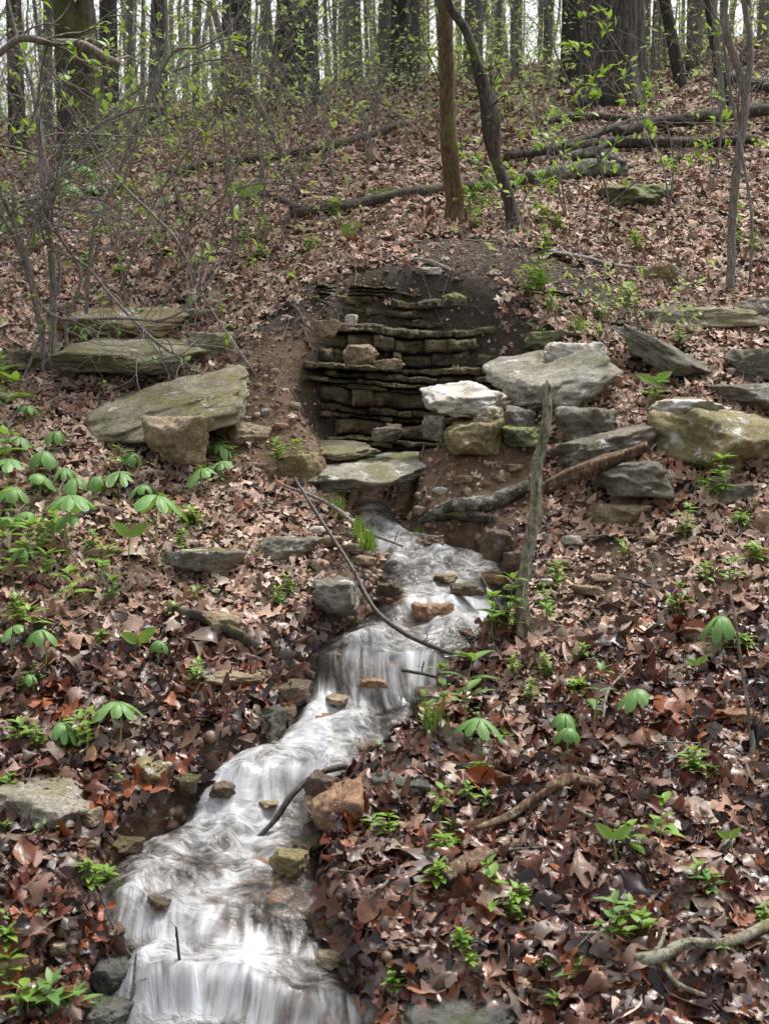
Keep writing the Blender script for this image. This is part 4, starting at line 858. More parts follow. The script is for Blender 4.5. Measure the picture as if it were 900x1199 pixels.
def mayapple(px, py, wpx, stem_px, kind, i):
    base = G(px, py + stem_px); D = base[1]; s = D / F; rs = np.random.default_rng(300 + i)
    top = at(px, py, D + rs.uniform(-.02, .03)); R_ = wpx * s / 2
    nm = {'open': 'wide open mayapple with flat drooping lobes', 'dome': 'young mayapple folded like a small dome', 'half': 'half open mayapple umbrella with bent lobes'}[kind]
    sz = 'large ' if wpx > 55 else ('small ' if wpx < 27 else '')
    o = thing('mayapple', base, uniq(sz + nm, px, py, None), 'plant', 'mayapples in the leaf litter')
    mb = MB(); mb.tube(spline([base - [0, 0, .01], (base + top) / 2 + rs.normal(0, .008, 3), top], 8), [.0035, .0028], 6); link('stem', mb.mesh('stem', L['stem'], origin=base), o)
    nl = int(rs.integers(6, 9)); V = []; Fc = []; b0 = 0
    dr = {'open': .75, 'dome': 1.35, 'half': 1.05}[kind] * rs.uniform(.75, 1.3); Rr = R_ * {'open': 1.1, 'dome': 1.35, 'half': 1.25}[kind]
    tx, ty = rs.normal(0, .2, 2); a0 = rs.uniform(0, 6.28)
    for k_ in range(nl):
        a = a0 + k_ / nl * 6.283 + rs.normal(0, .07); Lr = Rr * rs.uniform(.72, 1.12) * (1.15 if kind != 'open' else 1); nr = 10; nc = 7; half = math.pi / nl * rs.uniform(.72, 1.04)
        for r_i in range(nr):
            t = r_i / (nr - 1)
            hw = np.tan(half) * Lr * t if t < .55 else np.tan(half) * Lr * (.55 + .25 * (t - .55)) * (1 - ((t - .55) / .46)**2.6 * .80)
            ang = dr * t**1.3                                   # droop along the arc
            rad = Lr * (math.sin(dr * t) / dr if dr > .2 else t); z = -Lr * (1 - math.cos(dr * t)) / dr * 1.25
            for c_ in range(nc):
                e = (c_ / (nc - 1) * 2 - 1); off = e * hw * (1 - .12 * (dr > .9) * t)
                zz_ = z - abs(e) * hw * .38 * (.4 + t) + .015 * R_ * math.sin(e * 9 + t * 5) + (.02 * R_ * math.sin(t * 14 + k_) * e)
                x = math.cos(a) * rad - math.sin(a) * off; y = math.sin(a) * rad + math.cos(a) * off
                V.append((x, y, zz_ + tx * x + ty * y))
        for r_i in range(nr - 1):
            for c_ in range(nc - 1):
                q = b0 + r_i * nc + c_; Fc.append((q, q + 1, q + nc + 1, q + nc))
        b0 += nr * nc
    me = mk_mesh('leaf', np.array(V), np.array(Fc), L['may']); link('leaf', me, o, top - base)
MAY = [(185,580,74,95,'open'),(82,580,68,80,'open'),(78,603,34,45,'dome'),(33,474,28,28,'dome'),(153,530,26,30,'dome'),(259,519,28,30,'dome'),(236,549,46,36,'open'),
 (258,541,34,26,'open'),(10,538,50,50,'open'),(52,528,34,36,'dome'),(88,560,32,34,'dome'),(112,558,28,34,'dome'),(141,553,46,34,'open'),(166,568,30,26,'dome'),(75,548,28,30,'dome'),
 (48,556,36,36,'half'),(14,570,38,40,'half'),(28,600,30,38,'dome'),(4,606,28,40,'dome'),(30,640,28,30,'dome'),(139,822,50,62,'half'),(185,750,25,34,'dome'),(76,848,32,36,'dome'),(34,790,20,36,'dome'),
 (47,738,38,60,'half'),(14,734,30,60,'half'),(842,722,38,54,'dome'),(743,808,32,52,'dome'),(661,836,34,46,'dome'),(664,852,32,46,'dome'),(562,842,48,64,'half'),
 (83,188,24,24,'dome'),(102,196,24,22,'dome'),(75,210,22,22,'dome'),(88,219,26,20,'dome'),(108,217,18,20,'dome'),(4,240,20,26,'dome'),(8,260,22,26,'dome'),(193,232,18,18,'dome'),
 (64,505,26,30,'dome'),(24,512,34,34,'open')]
for i, q in enumerate(MAY): mayapple(*q, i)

def seedling(px, py, hpx, kind, i, wleaf=None, D=None, lean=0):
    """px, py: foot of the plant"""
    base = G(px, py) if D is None else at(px, py, D); D = base[1]; s = D / F; rs = np.random.default_rng(500 + i); H = hpx * s
    top = base + np.array([rs.normal(0, .12) * H + lean * H, rs.normal(0, .08) * H, H])
    look = {'opp': 'fresh green seedling with paired oval leaves', 'lance': 'bright plant with long pointed leaves', 'tuft': 'tuft of green grass', 'broad': 'pair of broad upright green leaves',
            'feather': 'feathery fine leaved green herb', 'yellow': 'yellow green bushy sprig'}[kind]
    nm = {'tuft': 'grass_tuft'}.get(kind, 'seedling')
    sz = 'tall ' if hpx > 85 else ('tiny ' if hpx < 26 else '')
    o = thing(nm, base, uniq(sz + look, px, py, None), 'grass' if kind == 'tuft' else 'plant', 'grass tufts' if kind == 'tuft' else 'young green plants in the litter')
    lb = LB(); m = {'opp': 'bright', 'lance': 'mid', 'broad': 'bright', 'feather': 'bright', 'yellow': 'bright', 'tuft': 'grass'}[kind]
    if kind == 'broad':
        mb = MB(); P = spline([base, base * .5 + top * .5, top], 9); mb.tube(P, [.003, .002], 5); link('stem', mb.mesh('stem', L['stem'], origin=base), o)
        for sg in (0, 1):
            lb = LB(); a = rs.uniform(-.5, .5) + sg * 3.14; Lf = (wleaf or 34) * s * rs.uniform(.85, 1.15); lb.leaf(top, [math.cos(a), -.25, rs.uniform(.5, 1.1)], [0, -1, .5], Lf, Lf * .5, .3); link('leaf', lb.mesh('leaf', L[m], base), o)
        return
    if kind == 'tuft':
        for k_ in range(46):
            a = rs.uniform(0, 6.28); e = rs.uniform(.1, .9); d = np.array([math.cos(a) * e, math.sin(a) * e, 1.0])
            lb.leaf(base + rs.normal(0, .012, 3) * [1, 1, 0], d, [math.cos(a + .1), math.sin(a), .3], H * rs.uniform(.6, 1.25), .005, .35 * e + .1, .3, 6)
        link('blade', lb.mesh('blade', L[m], base), o); return
    P = spline([base, base * .5 + top * .5 + rs.normal(0, .05 * H, 3), top], 9)
    mb = MB(); mb.tube(P, [.0022 + .004 * H, .0012], 5); link('stem', mb.mesh('stem', L['stem'], origin=base), o)
    wl_ = (wleaf or {'opp': 24, 'lance': 36, 'broad': 34, 'feather': 13, 'yellow': 17}[kind]) * s
    nn = {'opp': 4, 'lance': 4, 'broad': 1, 'feather': 10, 'yellow': 8}[kind]
    for k_ in range(nn):
        t = .35 + .65 * (k_ + 1) / nn if nn > 1 else .8; p = P[min(8, int(t * 8))]; a0 = rs.uniform(0, 6.28) + k_ * 1.6
        for sg in range(2 if kind not in ('feather', 'yellow') else 3):
            a = a0 + sg * (3.14 if kind not in ('feather', 'yellow') else 2.1) + rs.normal(0, .2); el = rs.uniform(.1, .6) if kind != 'broad' else rs.uniform(.9, 1.6)
            d = np.array([math.cos(a), math.sin(a), el]); Lf = wl_ * rs.uniform(.7, 1.2) * (1 if kind == 'broad' else (1.1 - .35 * t))
            lb.leaf(p + rs.normal(0, .003, 3), d, [0, 0, 1] if kind != 'broad' else [d[0] * -1, -1, .6], Lf, Lf * {'opp': .46, 'lance': .34, 'broad': .55, 'feather': .4, 'yellow': .42}[kind], .25)
    for sg in range(3 if kind != 'broad' else 0):
        a = rs.uniform(0, 6.28); lb.leaf(P[-1], [math.cos(a), math.sin(a), 1.0], [0, .2, 1], wl_ * .6, wl_ * .25, .2)
    link('leaf', lb.mesh('leaf', L[m], base), o)
SEED = [(150,668,40,'broad',28),(146,560,30,'opp'),(105,895,60,'opp',26),(95,880,40,'opp',24),(42,885,35,'feather'),(20,880,30,'opp'),(60,1199,50,'lance',42),(30,1199,40,'opp',36),(84,1199,36,'lance',34),(10,1160,34,'opp',30),
 (545,862,90,'lance',46),(520,850,70,'lance',30),(595,760,85,'yellow',26),(575,752,50,'opp',30),(640,740,55,'feather',16),(655,700,40,'feather',16),(690,870,85,'lance',26),(600,800,26,'feather'),(640,800,30,'feather',14),(620,830,30,'feather'),(680,780,24,'feather'),
 (515,962,38,'opp',22),(568,960,30,'opp',20),(548,945,28,'feather'),(455,990,34,'opp',24),(440,985,24,'opp',20),(576,1060,44,'opp',30),(575,1092,30,'opp'),(528,985,22,'opp',18),(525,1004,20,'opp',20),
 (598,1090,44,'feather'),(725,1020,40,'broad',25),(770,1010,75,'opp',30),(735,1010,44,'opp',30),(700,1105,50,'lance',34),(740,1090,36,'opp'),(720,1110,24,'opp',26),(668,1170,34,'lance',28),(640,1150,24,'feather'),(650,1190,26,'opp',18),(815,1050,34,'opp'),(860,1010,30,'broad',18),
 (835,1060,30,'lance',36),(815,798,20,'broad',17),(800,640,44,'yellow',18),(835,600,60,'feather',24),(820,560,30,'feather'),(772,480,30,'opp',24),(765,475,26,'broad',24),(737,385,46,'yellow',22),(640,350,56,'feather',20),(622,358,40,'yellow',20),(640,372,30,'feather'),
 (790,730,30,'opp',14),(730,660,24,'opp',16),(850,690,30,'opp',22),(828,690,26,'opp',22),(880,300,24,'feather'),(745,300,24,'feather'),(795,410,24,'feather'),(700,380,20,'feather'),
 (260,545,26,'yellow'),(325,552,34,'feather',18),(350,545,24,'opp',18),(240,580,30,'opp',18),(320,720,30,'feather',12),(340,700,24,'feather',12),(110,655,30,'feather',16),(35,668,50,'opp',32),(15,690,60,'opp',32),(60,690,40,'opp',30),(90,715,44,'opp',32),(115,690,44,'opp',30),
 (130,710,30,'lance',30),(20,740,40,'feather',20),(65,640,36,'opp',26),(45,655,44,'yellow',22),(5,650,70,'opp',36),(210,650,26,'feather'),(205,730,20,'opp',18),(165,778,24,'broad',26),(30,820,30,'feather'),(8,470,50,'opp',40),(5,510,60,'opp',40),(12,560,50,'opp',34),
 (120,760,22,'feather'),(10,930,20,'opp',18),(5,985,20,'opp',16),(0,1090,26,'opp',22),(500,870,60,'feather',12),(290,255,24,'broad',26),(285,290,20,'feather'),(365,300,20,'feather'),(150,240,20,'yellow')]
_r2 = np.random.default_rng(99)
for _ in range(46):
    a_, b_ = _r2.uniform(0, 900), _r2.uniform(560, 1190)
    if abs(a_ - (440 - (b_ - 800) * .45)) < 170: continue
    SEED.append((a_, b_, _r2.uniform(18, 40), ['opp', 'feather', 'yellow', 'lance'][int(_r2.integers(0, 4))], _r2.uniform(14, 26)))
for _ in range(22):
    SEED.append((_r2.uniform(0, 900), _r2.uniform(190, 330), _r2.uniform(14, 30), ['opp', 'feather', 'yellow'][int(_r2.integers(0, 3))], _r2.uniform(9, 15)))
for i, q in enumerate(SEED): seedling(q[0], q[1], q[2], q[3], i, q[4] if len(q) > 4 else None)
for i, (px, py, h_) in enumerate([(677,398,26),(408,290,30),(450,236,16),(437,238,14),(395,610,26),(430,650,30),(490,640,16),(418,632,24),(630,340,26),(820,580,20),(420,275,14),(505,865,40)]): seedling(px, py, h_, 'tuft', 900 + i)
def violet(px, py, label):
    b = G(px, py + 10); o = thing('violet', b, label, 'flower'); t = at(px, py, b[1]) - b
    mb = MB(); mb.tube([np.zeros(3), t * .5 + [.003, 0, 0], t], .0012, 5); link('stem', mb.mesh('stem', L['stem']), o)
    lb = LB()
    for k_ in range(5):
        a = k_ * 1.257; lb.leaf(t, [math.cos(a), -.4, math.sin(a)], [0, -1, .2], .014, .012, .1, .1, 5)
    m = bpy.data.materials.get('violet petals')
    if not m:
        m, n, bb = new_mat('violet petals'); v, _ = coords(n); n.links.new(ramp(n, noise(n, v, 90), [(.3, (.10, .04, .42)), (.7, (.22, .12, .7))]), bb.inputs['Base Color'])
    link('petals', lb.mesh('petals', m), o)
violet(149, 571, 'small purple violet flower among the mayapples'); violet(787, 692, 'small purple violet flower on the right slope')

# ------------------------------------------------------------------ twiggy shrubs and saplings near by
def twigs_from(mb, P, rad, rs, depth, nb, ln, tips):
    for k_ in range(nb):
        i = int(rs.uniform(.25, .97) * (len(P) - 1)); d = P[min(i + 1, len(P) - 1)] - P[i - 1]; d = d / (np.linalg.norm(d) + 1e-9)
        e = d * .7 + rs.normal(0, .6, 3); e[2] += .15; e /= np.linalg.norm(e); l_ = ln * rs.uniform(.4, 1.2); n_ = 7
        q = [P[i]]; 
        for _ in range(n_): e = e + rs.normal(0, .16, 3); e /= np.linalg.norm(e); q.append(q[-1] + e * l_ / n_)
        q = np.array(q); r0 = min(.0065, max(.0011, rad * .42)); mb.tube(q, [r0, r0 * .4], 4, cap=False)
        tips.append((q[-1], e)); tips.append((q[4], e))
        if depth > 0: twigs_from(mb, q, r0, rs, depth - 1, max(2, nb // 3), ln * .55, tips)
def woody(name, label, cat, stems, m, leafm=None, nb=5, depth=1, ln=.35, leafsize=.035, pleaf=.5, seed=0, group=None, k=8, rough=.15, origin=None):
    """stems: list of (pixel polyline with distances, [radii in px])"""
    rs = np.random.default_rng(seed); o = None; tips = []; Os = None
    for j, (pp, rr) in enumerate(stems):
        P = spline([at(*q) for q in pp], 30, .008, seed + j); 
        if j == 0: Os = P[0] if origin is None else origin; o = thing(name, Os, label, cat, group)
        rr = [r_ * (.68 if cat in ('shrub', 'sapling') else 1) * pp[0][2] / F for r_ in rr]
        mb = MB(); mb.tube(P, rr, k, rough, seed + j); link('stem', mb.mesh('stem', B[m], origin=Os), o)
        mb2 = MB(); twigs_from(mb2, P, float(np.mean(rr)), rs, depth, nb, ln, tips)
        link('twigs', mb2.mesh('twigs', B[m], origin=Os), o)
    if leafm:
        lb = LB()
        for p, e in tips:
            if rs.random() > pleaf: continue
            for _ in range(int(rs.integers(2, 5))):
                d = e * .6 + rs.normal(0, .6, 3); lb.leaf(p + rs.normal(0, .01, 3), d, [rs.normal(0, .3), rs.normal(0, .3), 1], leafsize * rs.uniform(.6, 1.3), leafsize * .5, .25, .2, 5)
        if lb.n: link('leaves', lb.mesh('leaves', L[leafm], Os), o)
    return o
def gs(px, py): return (px, py, G(px, py)[1])
def stemline(pp, lean=0.0):
    """first point stands on the ground, the others rise over it"""
    D = G(pp[0][0], pp[0][1])[1]; n = len(pp); return [(q[0], q[1], D + lean * i / n) for i, q in enumerate(pp)]
woody('thorny_shrub', 'grey main stem of the tangled leafless shrub standing before the left slabs', 'shrub', [
  (stemline([(67,440),(62,390),(62,323),(55,250),(50,200),(48,160),(38,100),(22,50),(5,-20)], .3), [8,7,6,6,7,4,3,2]),
  (stemline([(60,442),(40,350),(30,300),(8,240),(-20,200)], -.3), [5,4,4,3]),
  ([(18,225,6.8),(22,280,6.8),(35,310,6.7),(43,349,6.7),(63,370,6.6),(87,374,6.5),(144,372,6.4),(185,375,6.4),(217,362,6.4),(237,341,6.45),(257,312,6.5)], [3.5,3.5,3,3,2,1.5]),
  ([(-5,212,6.7),(17,232,6.7),(35,236,6.7),(56,222,6.75)], [3,5,5,6]),
  ([(45,240,6.7),(55,286,6.7),(98,309,6.65),(130,346,6.6),(168,387,6.5),(196,410,6.45),(214,417,6.4)], [2,2.5,3,3,2])], 'twig', 'mid', nb=12, depth=2, ln=.6, pleaf=.05, seed=1)
woody('thorny_shrub', 'dark multi stemmed bramble shrub at the far left margin', 'shrub', [
  (stemline([(25,450),(45,400),(70,330),(60,280),(30,240),(-10,180)], .2), [3,2.6,2,1.5]),
  (stemline([(52,446),(48,380),(25,300),(0,250),(-30,230)], -.2), [4,3,3]),
  (stemline([(85,445),(78,380),(95,320),(60,250),(100,160),(150,130),(170,124)], .1), [3,3,2.5,2]),
  ([(-10,275,6.6),(30,240,6.6),(60,262,6.6),(110,270,6.6)], [2,2,2,1.5])], 'twig', 'bright', nb=11, depth=2, ln=.5, pleaf=.04, seed=2)
woody('understorey_sapling', 'slim arching sapling whose stem splits high at upper left', 'sapling', [
  (stemline([(100,400),(105,306),(115,251),(133,219),(150,173),(162,140),(185,90),(195,50),(193,-20)], .1), [4,4,3.5,3,3,3,2.5]),
  ([(140,230,6.9),(165,150,6.9),(200,65,6.9),(235,55,6.8),(270,30,6.8),(300,-20,6.8)], [2,2,2,2,1.5]),
  ([(98,150,7),(139,211,6.9),(179,251,6.8),(208,283,6.7),(240,350,6.5),(300,440,6.2)], [2,2.5,2.5,2,1.2])], 'twig', 'bright', nb=9, depth=2, ln=.55, pleaf=.12, leafsize=.045, seed=3)
woody('broken_branch', 'thick pale broken limb entering at the upper left corner', 'branch', [
  ([(-30,75,6.0),(0,62,6.0),(25,45,6.0),(60,50,6.0),(95,52,6.05),(120,66,6.1),(140,76,6.1)], [3,4,4,4.5,5,5.5,5])], 'pale', 'bright', nb=9, depth=1, ln=.4, pleaf=.35, leafsize=.05, seed=4, k=10)
woody('understorey_sapling', 'pale drooping thicket of long bare arching stems over the left slope', 'sapling', [
  (stemline([(20,330),(60,230),(120,140),(190,90),(270,70),(340,110),(400,190)], -.2), [2.2,2,1.8,1.5,1]),
  (stemline([(140,345),(180,240),(240,150),(300,80),(380,30),(430,-20)], -.1), [2,1.8,1.5,1.2,1]),
  (stemline([(205,330),(215,280),(270,225),(330,215),(400,230)], -.4), [1.8,1.5,1.2,.8]),
  (stemline([(95,345),(120,260),(110,180),(60,90),(0,40)], 0), [2,1.8,1.5,1.2]),
  (stemline([(300,290),(310,220),(300,140),(330,60),(390,-10)], .3), [2,1.8,1.4,1])], 'pale', 'canopy', nb=14, depth=2, ln=.55, pleaf=.09, leafsize=.035, seed=33, k=6)
woody('leaning_stem', 'bent pale dead stem leaning over the slope right of the arching sapling', 'branch', [
  (stemline([(352,232),(335,190),(318,155),(300,118),(265,60),(250,10),(240,-30)], -.3), [2.5,3.5,4.5,4.5,4,3])], 'pale', None, nb=6, depth=1, ln=.5, seed=5)
woody('understorey_sapling', 'thin grey upright sapling in the middle of the left slope', 'sapling', [
  (stemline([(274,300),(272,250),(266,190),(262,120),(268,60),(270,-20)], .1), [2.5,2.5,2,1.5]),
  ([(240,165,8),(265,115,8),(290,60,7.9),(312,15,7.8),(330,-30,7.8)], [1.5,1.5,1.2])], 'twig', 'canopy', nb=10, depth=2, ln=.6, pleaf=.22, leafsize=.04, seed=6)
woody('understorey_sapling', 'twiggy bare sapling standing left of the long dark log', 'sapling', [
  (stemline([(225,345),(222,290),(205,220),(195,160),(170,90)], 0), [2.5,2,1.8,1.2]),
  (stemline([(228,345),(250,280),(262,230),(290,170),(330,110)], 0), [2,2,1.5,1])], 'twig', 'canopy', nb=12, depth=2, ln=.6, pleaf=.1, seed=7)
woody('understorey_sapling', 'brown mossy straight sapling standing through the long dark log', 'tree', [
  (stemline([(533,263),(532,240),(528,190),(523,130),(522,70),(519,0),(517,-120),(522,-400)], .05), [14,10.5,9.5,9,8.5,8,7,5])], 'brownsap', 'bright', nb=4, depth=1, ln=.35, pleaf=.25, seed=8, k=14, rough=.25)
woody('understorey_sapling', 'grey bent sapling with a black swollen knot right of the mossy one', 'tree', [
  (stemline([(603,275),(600,255),(592,220),(580,185),(576,160),(572,125),(560,80),(545,35),(525,5),(505,-60)], .1), [12,8,6,7.5,10.5,8,5.5,5,4.5]),
  ], 'log', 'bright', nb=6, depth=1, ln=.3, pleaf=.35, leafsize=.04, seed=9, k=14, rough=.3)
woody('understorey_sapling', 'thin right hand sapling with reddish brown bark rising out of view', 'tree', [
  (stemline([(855,345),(855,300),(857,250),(865,175),(872,120),(865,85),(847,30),(850,-20),(850,-80)], 0), [5,5,4.5,4.5,4]),
  ([(872,110,7.3),(878,60,7.3),(870,0,7.3),(860,-60,7.3)], [4,3.5,3]),
  ([(877,330,7.2),(880,260,7.2),(868,180,7.25),(855,110,7.3),(845,40,7.3)], [1.8,1.6,1.4])], 'twig', 'bright', nb=7, depth=2, ln=.4, pleaf=.12, seed=10, k=10)
woody('leafy_shrub', 'slender shrub spreading bright leaves before the big oak trunk', 'shrub', [
  (stemline([(705,290),(712,240),(700,190),(680,130),(650,60),(640,10),(630,-30)], -.5), [2,1.6,1.4,1]),
  ([(700,190,7.6),(735,150,7.5),(755,110,7.5),(720,50,7.4),(700,20,7.4)], [1.6,1.3,1]),
  ([(712,240,7.7),(760,200,7.6),(800,180,7.6),(840,160,7.6)], [1.5,1.2,1]),
  ([(690,160,7.6),(660,150,7.5),(630,200,7.5)], [1.5,1])], 'twig', 'bright', nb=6, depth=1, ln=.26, pleaf=.5, leafsize=.05, seed=11)
woody('leafy_shrub', 'low leafy sprout growing round the foot of the bent sapling', 'shrub', [
  (stemline([(598,262),(585,235),(570,210),(560,190)], 0), [1.5,1.2,1]), (stemline([(606,262),(615,230),(640,200),(650,188)], 0), [1.5,1.2,1]), (stemline([(590,262),(575,240),(560,232)], 0), [1.2,1,.8])],
  'twig', 'bright', nb=7, depth=1, ln=.22, pleaf=.8, leafsize=.045, seed=12)
for i, (px, py, h_, wd) in enumerate([(180,330,150,60),(130,300,190,70),(330,290,170,60),(395,250,170,50),(150,360,120,60),(430,210,140,40),(640,190,120,50),(780,250,120,50),(830,230,150,60),(230,260,180,70),(300,240,150,60),(660,260,110,40),(745,420,60,20),(600,330,50,20)]):
    rs = np.random.default_rng(40 + i)
    st = [(stemline([(px + rs.uniform(-4, 4), py), (px + wd * rs.uniform(-.3, .3), py - h_ * .5), (px + wd * rs.uniform(-1, 1), py - h_)], rs.uniform(-.2, .2)), [1.8, 1.3, .8]) for _ in range(2)]
    woody('understorey_sapling', uniq('wiry leafless sapling' if i % 3 else 'wiry sapling with a few opening leaves', px, py, None), 'sapling', st, 'twig', 'canopy', nb=7, depth=2, ln=.4, pleaf=.08 if i % 3 else .3, leafsize=.035, seed=60 + i, group='wiry saplings on the slope')

# ------------------------------------------------------------------ trees
def crown_mesh(Hh, r, rs, leafy, nlimb=9, lo=.35):
    mb = MB(); lb = LB(); tips = []
    for k_ in range(nlimb):
        h0 = Hh * rs.uniform(lo, .95); a = rs.uniform(0, 6.28); e = np.array([math.cos(a), math.sin(a), rs.uniform(.3, 1.2)]); e /= np.linalg.norm(e)
        ln = Hh * rs.uniform(.12, .28) * (1.3 - h0 / Hh); q = [np.array([0, 0, h0])]
        for _ in range(8): e = e + rs.normal(0, .14, 3); e[2] += .03; e /= np.linalg.norm(e); q.append(q[-1] + e * ln / 8)
        q = np.array(q); r0 = r * rs.uniform(.25, .45); mb.tube(q, [r0, r0 * .3], 6, cap=False); twigs_from(mb, q, r0 * .5, rs, 1, 6, ln * .5, tips)
    for p, e in tips:
        for _ in range(leafy): lb.leaf(p + rs.normal(0, .12, 3), rs.normal(0, 1, 3), [0, 0, 1], rs.uniform(.04, .07), .035, .2, .2, 4)
    return mb, lb
def tree(label, px, py, D, wpx, m, H=11, seed=0, flare=1.5, lean=(0, 0), group=None, cat='tree', name='tree', leafm='canopy', top=.45, k=28, rough=.22, topxy=None):
    g = at(px, py, D); g[2] = float(T(g[0], g[1])) - .05
    rs = np.random.default_rng(800 + seed); r = wpx * .78 * D / F / 2
    o = thing(name, g, label, cat, group)
    z = np.concatenate([np.linspace(0, .8, 8), np.linspace(1, H, 26)]); P = np.stack([lean[0] * z + .05 * r / .2 * np.sin(z * .8 + seed), lean[1] * z + .04 * np.cos(z * .7 + seed), z], -1); P -= P[0]
    rad = r * (1 - (1 - top) * z / H) * (1 + (flare - 1) * np.exp(-z / .3))
    mb = MB(); mb.tube(P, 1.0, k); v = mb.v[0]; n = len(z)
    a = np.arange(k) / k * 6.283
    for i in range(n):
        rr = rad[i] * (1 + rough * fbm(np.cos(a) * 3 + seed, np.sin(a) * 3, z[i] * .5, 3, seed) + (.16 * np.sin(a * 5 + seed) * np.exp(-z[i] / .35) if flare > 1.2 else 0))
        v[i * k:(i + 1) * k] = P[i] + np.stack([np.cos(a) * rr, np.sin(a) * rr, 0 * a], -1)
    link('trunk', mb.mesh('trunk', B[m]), o)
    cb, lb = crown_mesh(H, r, rs, 2, 10)
    ob = link('crown', cb.mesh('crown', B[m]), o); ob2 = link('leaves', lb.mesh('leaves', L[leafm]), ob)
    for q in (ob,): q.location = (P[-8][0] * .8, P[-8][1] * .8, 0)
    return o
tree('big furrowed oak, thickest trunk in view, on the slope at upper right', 716, 128, 12.4, 84, 'oak', 13, 1, 1.5, (-.012, 0), k=56, rough=.16)
tree('dark straight trunk touching the left side of the big furrowed oak', 670, 104, 15.5, 32, 'darkoak', 12, 2)
tree('moss covered leaning dark trunk above the small mayapples at upper left', 100, 192, 10.8, 62, 'mossy', 10, 3, 1.5, (-.03, .02), k=40, rough=.4)
tree('slim dark trunk just right of the moss covered trunk', 130, 165, 12.5, 26, 'darkoak', 11, 4, 1.3)
tree('dark rough trunk standing left of the leaning dead stem top', 276, 128, 14.5, 44, 'darkoak', 12, 5, 1.4)
tree('broad dark trunk, widest of the trees left of centre', 343, 130, 14.5, 60, 'darkoak', 12, 6, 1.5, (.01, 0), k=40)
tree('dark straight trunk between centre and the brown mossy sapling', 473, 108, 15, 42, 'darkoak', 12, 7, 1.4)
tree('grey green lichened trunk left of the dark central trunk', 413, 112, 17, 26, 'grey', 12, 8, 1.3)
tree('reddish brown trunk behind the arching sapling at upper left', 184, 160, 13.5, 24, 'oak', 11, 9, 1.3, (.05, 0))
tree('grey mottled trunk behind the brown mossy sapling', 552, 100, 17, 24, 'grey', 12, 10, 1.3, (.02, 0))
tree('pale grey trunk seen between the bent sapling and the dark oak neighbour', 603, 100, 17.5, 18, 'far', 12, 11, 1.2)
tree('thin green lichened trunk left of the dark neighbour of the oak', 640, 100, 17, 14, 'grey', 12, 12, 1.2)
tree('dark leaning trunk slanting down left to right at upper right', 852, 142, 11.2, 18, 'darkoak', 9, 13, 1.2, (-.19, 0))
tree('second dark leaning trunk just left of the first at upper right', 800, 96, 13.5, 17, 'darkoak', 9, 14, 1.2, (-.22, .02))
tree('pale thin trunk crossing behind the dark leaning trunks', 848, 152, 10.6, 9, 'grey', 9, 15, 1.1, (-.11, 0))
tree('grey straight trunk at the far left margin', 22, 180, 12, 24, 'oak', 11, 16, 1.2)
tree('thin grey trunk between left margin and the moss covered trunk', 56, 175, 13, 15, 'grey', 11, 17, 1.2, (.02, 0))
tree('light trunk near the right margin on the skyline', 893, 60, 19, 16, 'far', 11, 18, 1.2)
tree('green lichened slim trunk right of the big furrowed oak', 768, 92, 17, 13, 'grey', 11, 19, 1.2)
# far thin trees: four kinds copied over the wood behind
protos = []
for k_ in range(5):
    rs = np.random.default_rng(950 + k_); H = 12; z = np.linspace(0, H, 22)
    P = np.stack([.12 * np.sin(z * .5 + k_) + .02 * k_ * z * (-1)**k_ * .6, .1 * np.cos(z * .4), z], -1); P -= P[0]
    mb = MB(); mb.tube(P, [.075, .06, .045, .02], 10, .2, k_); me1 = mb.mesh('trunk', B['far'] if k_ % 2 else B['grey'])
    cb, lb = crown_mesh(H, .06, rs, 2, 13, .10); protos.append((me1, cb.mesh('crown', B['twig']), lb.mesh('leaves', L['canopy'])))
marks = [(22,'the far left trunk'),(100,'the moss covered trunk'),(184,'the reddish brown trunk'),(276,'the dark rough trunk'),(343,'the broad dark trunk'),(413,'the lichened grey green trunk'),(473,'the dark central trunk'),
         (552,'the mottled trunk'),(603,'the pale grey trunk'),(670,'the dark neighbour of the oak'),(716,'the big furrowed oak'),(800,'the dark leaning pair'),(893,'the skyline trunk at right')]
far = []
rs = np.random.default_rng(77)
for i in range(72):
    D = rs.uniform(16, 44); px = rs.uniform(-60, 960); far.append((px, D, rs.uniform(.35, 1.2), rs.integers(0, 5)))
far.sort()
for px, D, s_, pk in far:
    dep = 'near' if D < 21 else ('mid distance' if D < 29 else ('distant' if D < 37 else 'farthest')); th = 'slender' if s_ < .9 else ('slim' if s_ < 1.35 else 'stouter')
    for d, mx_, nm in sorted((abs(px - a), a, t) for a, t in marks):
        key = f'{th} {dep} wood trunk ' + ('close ' if d < 22 else '') + ('left' if px < mx_ else 'right') + f' of {nm}'
        if key not in _seen: break
    _seen.add(key)
    g = at(px, 110, D); g[2] = float(T(g[0], g[1])) - .1
    o = thing('forest_tree', g, key, 'tree', 'thin trees of the wood behind the slope', rz=rs.uniform(0, 6.28)); o.scale = (s_, s_, 1.0)
    a = link('trunk', protos[pk][0], o); c_ = link('crown', protos[pk][1], o); link('leaves', protos[pk][2], c_)

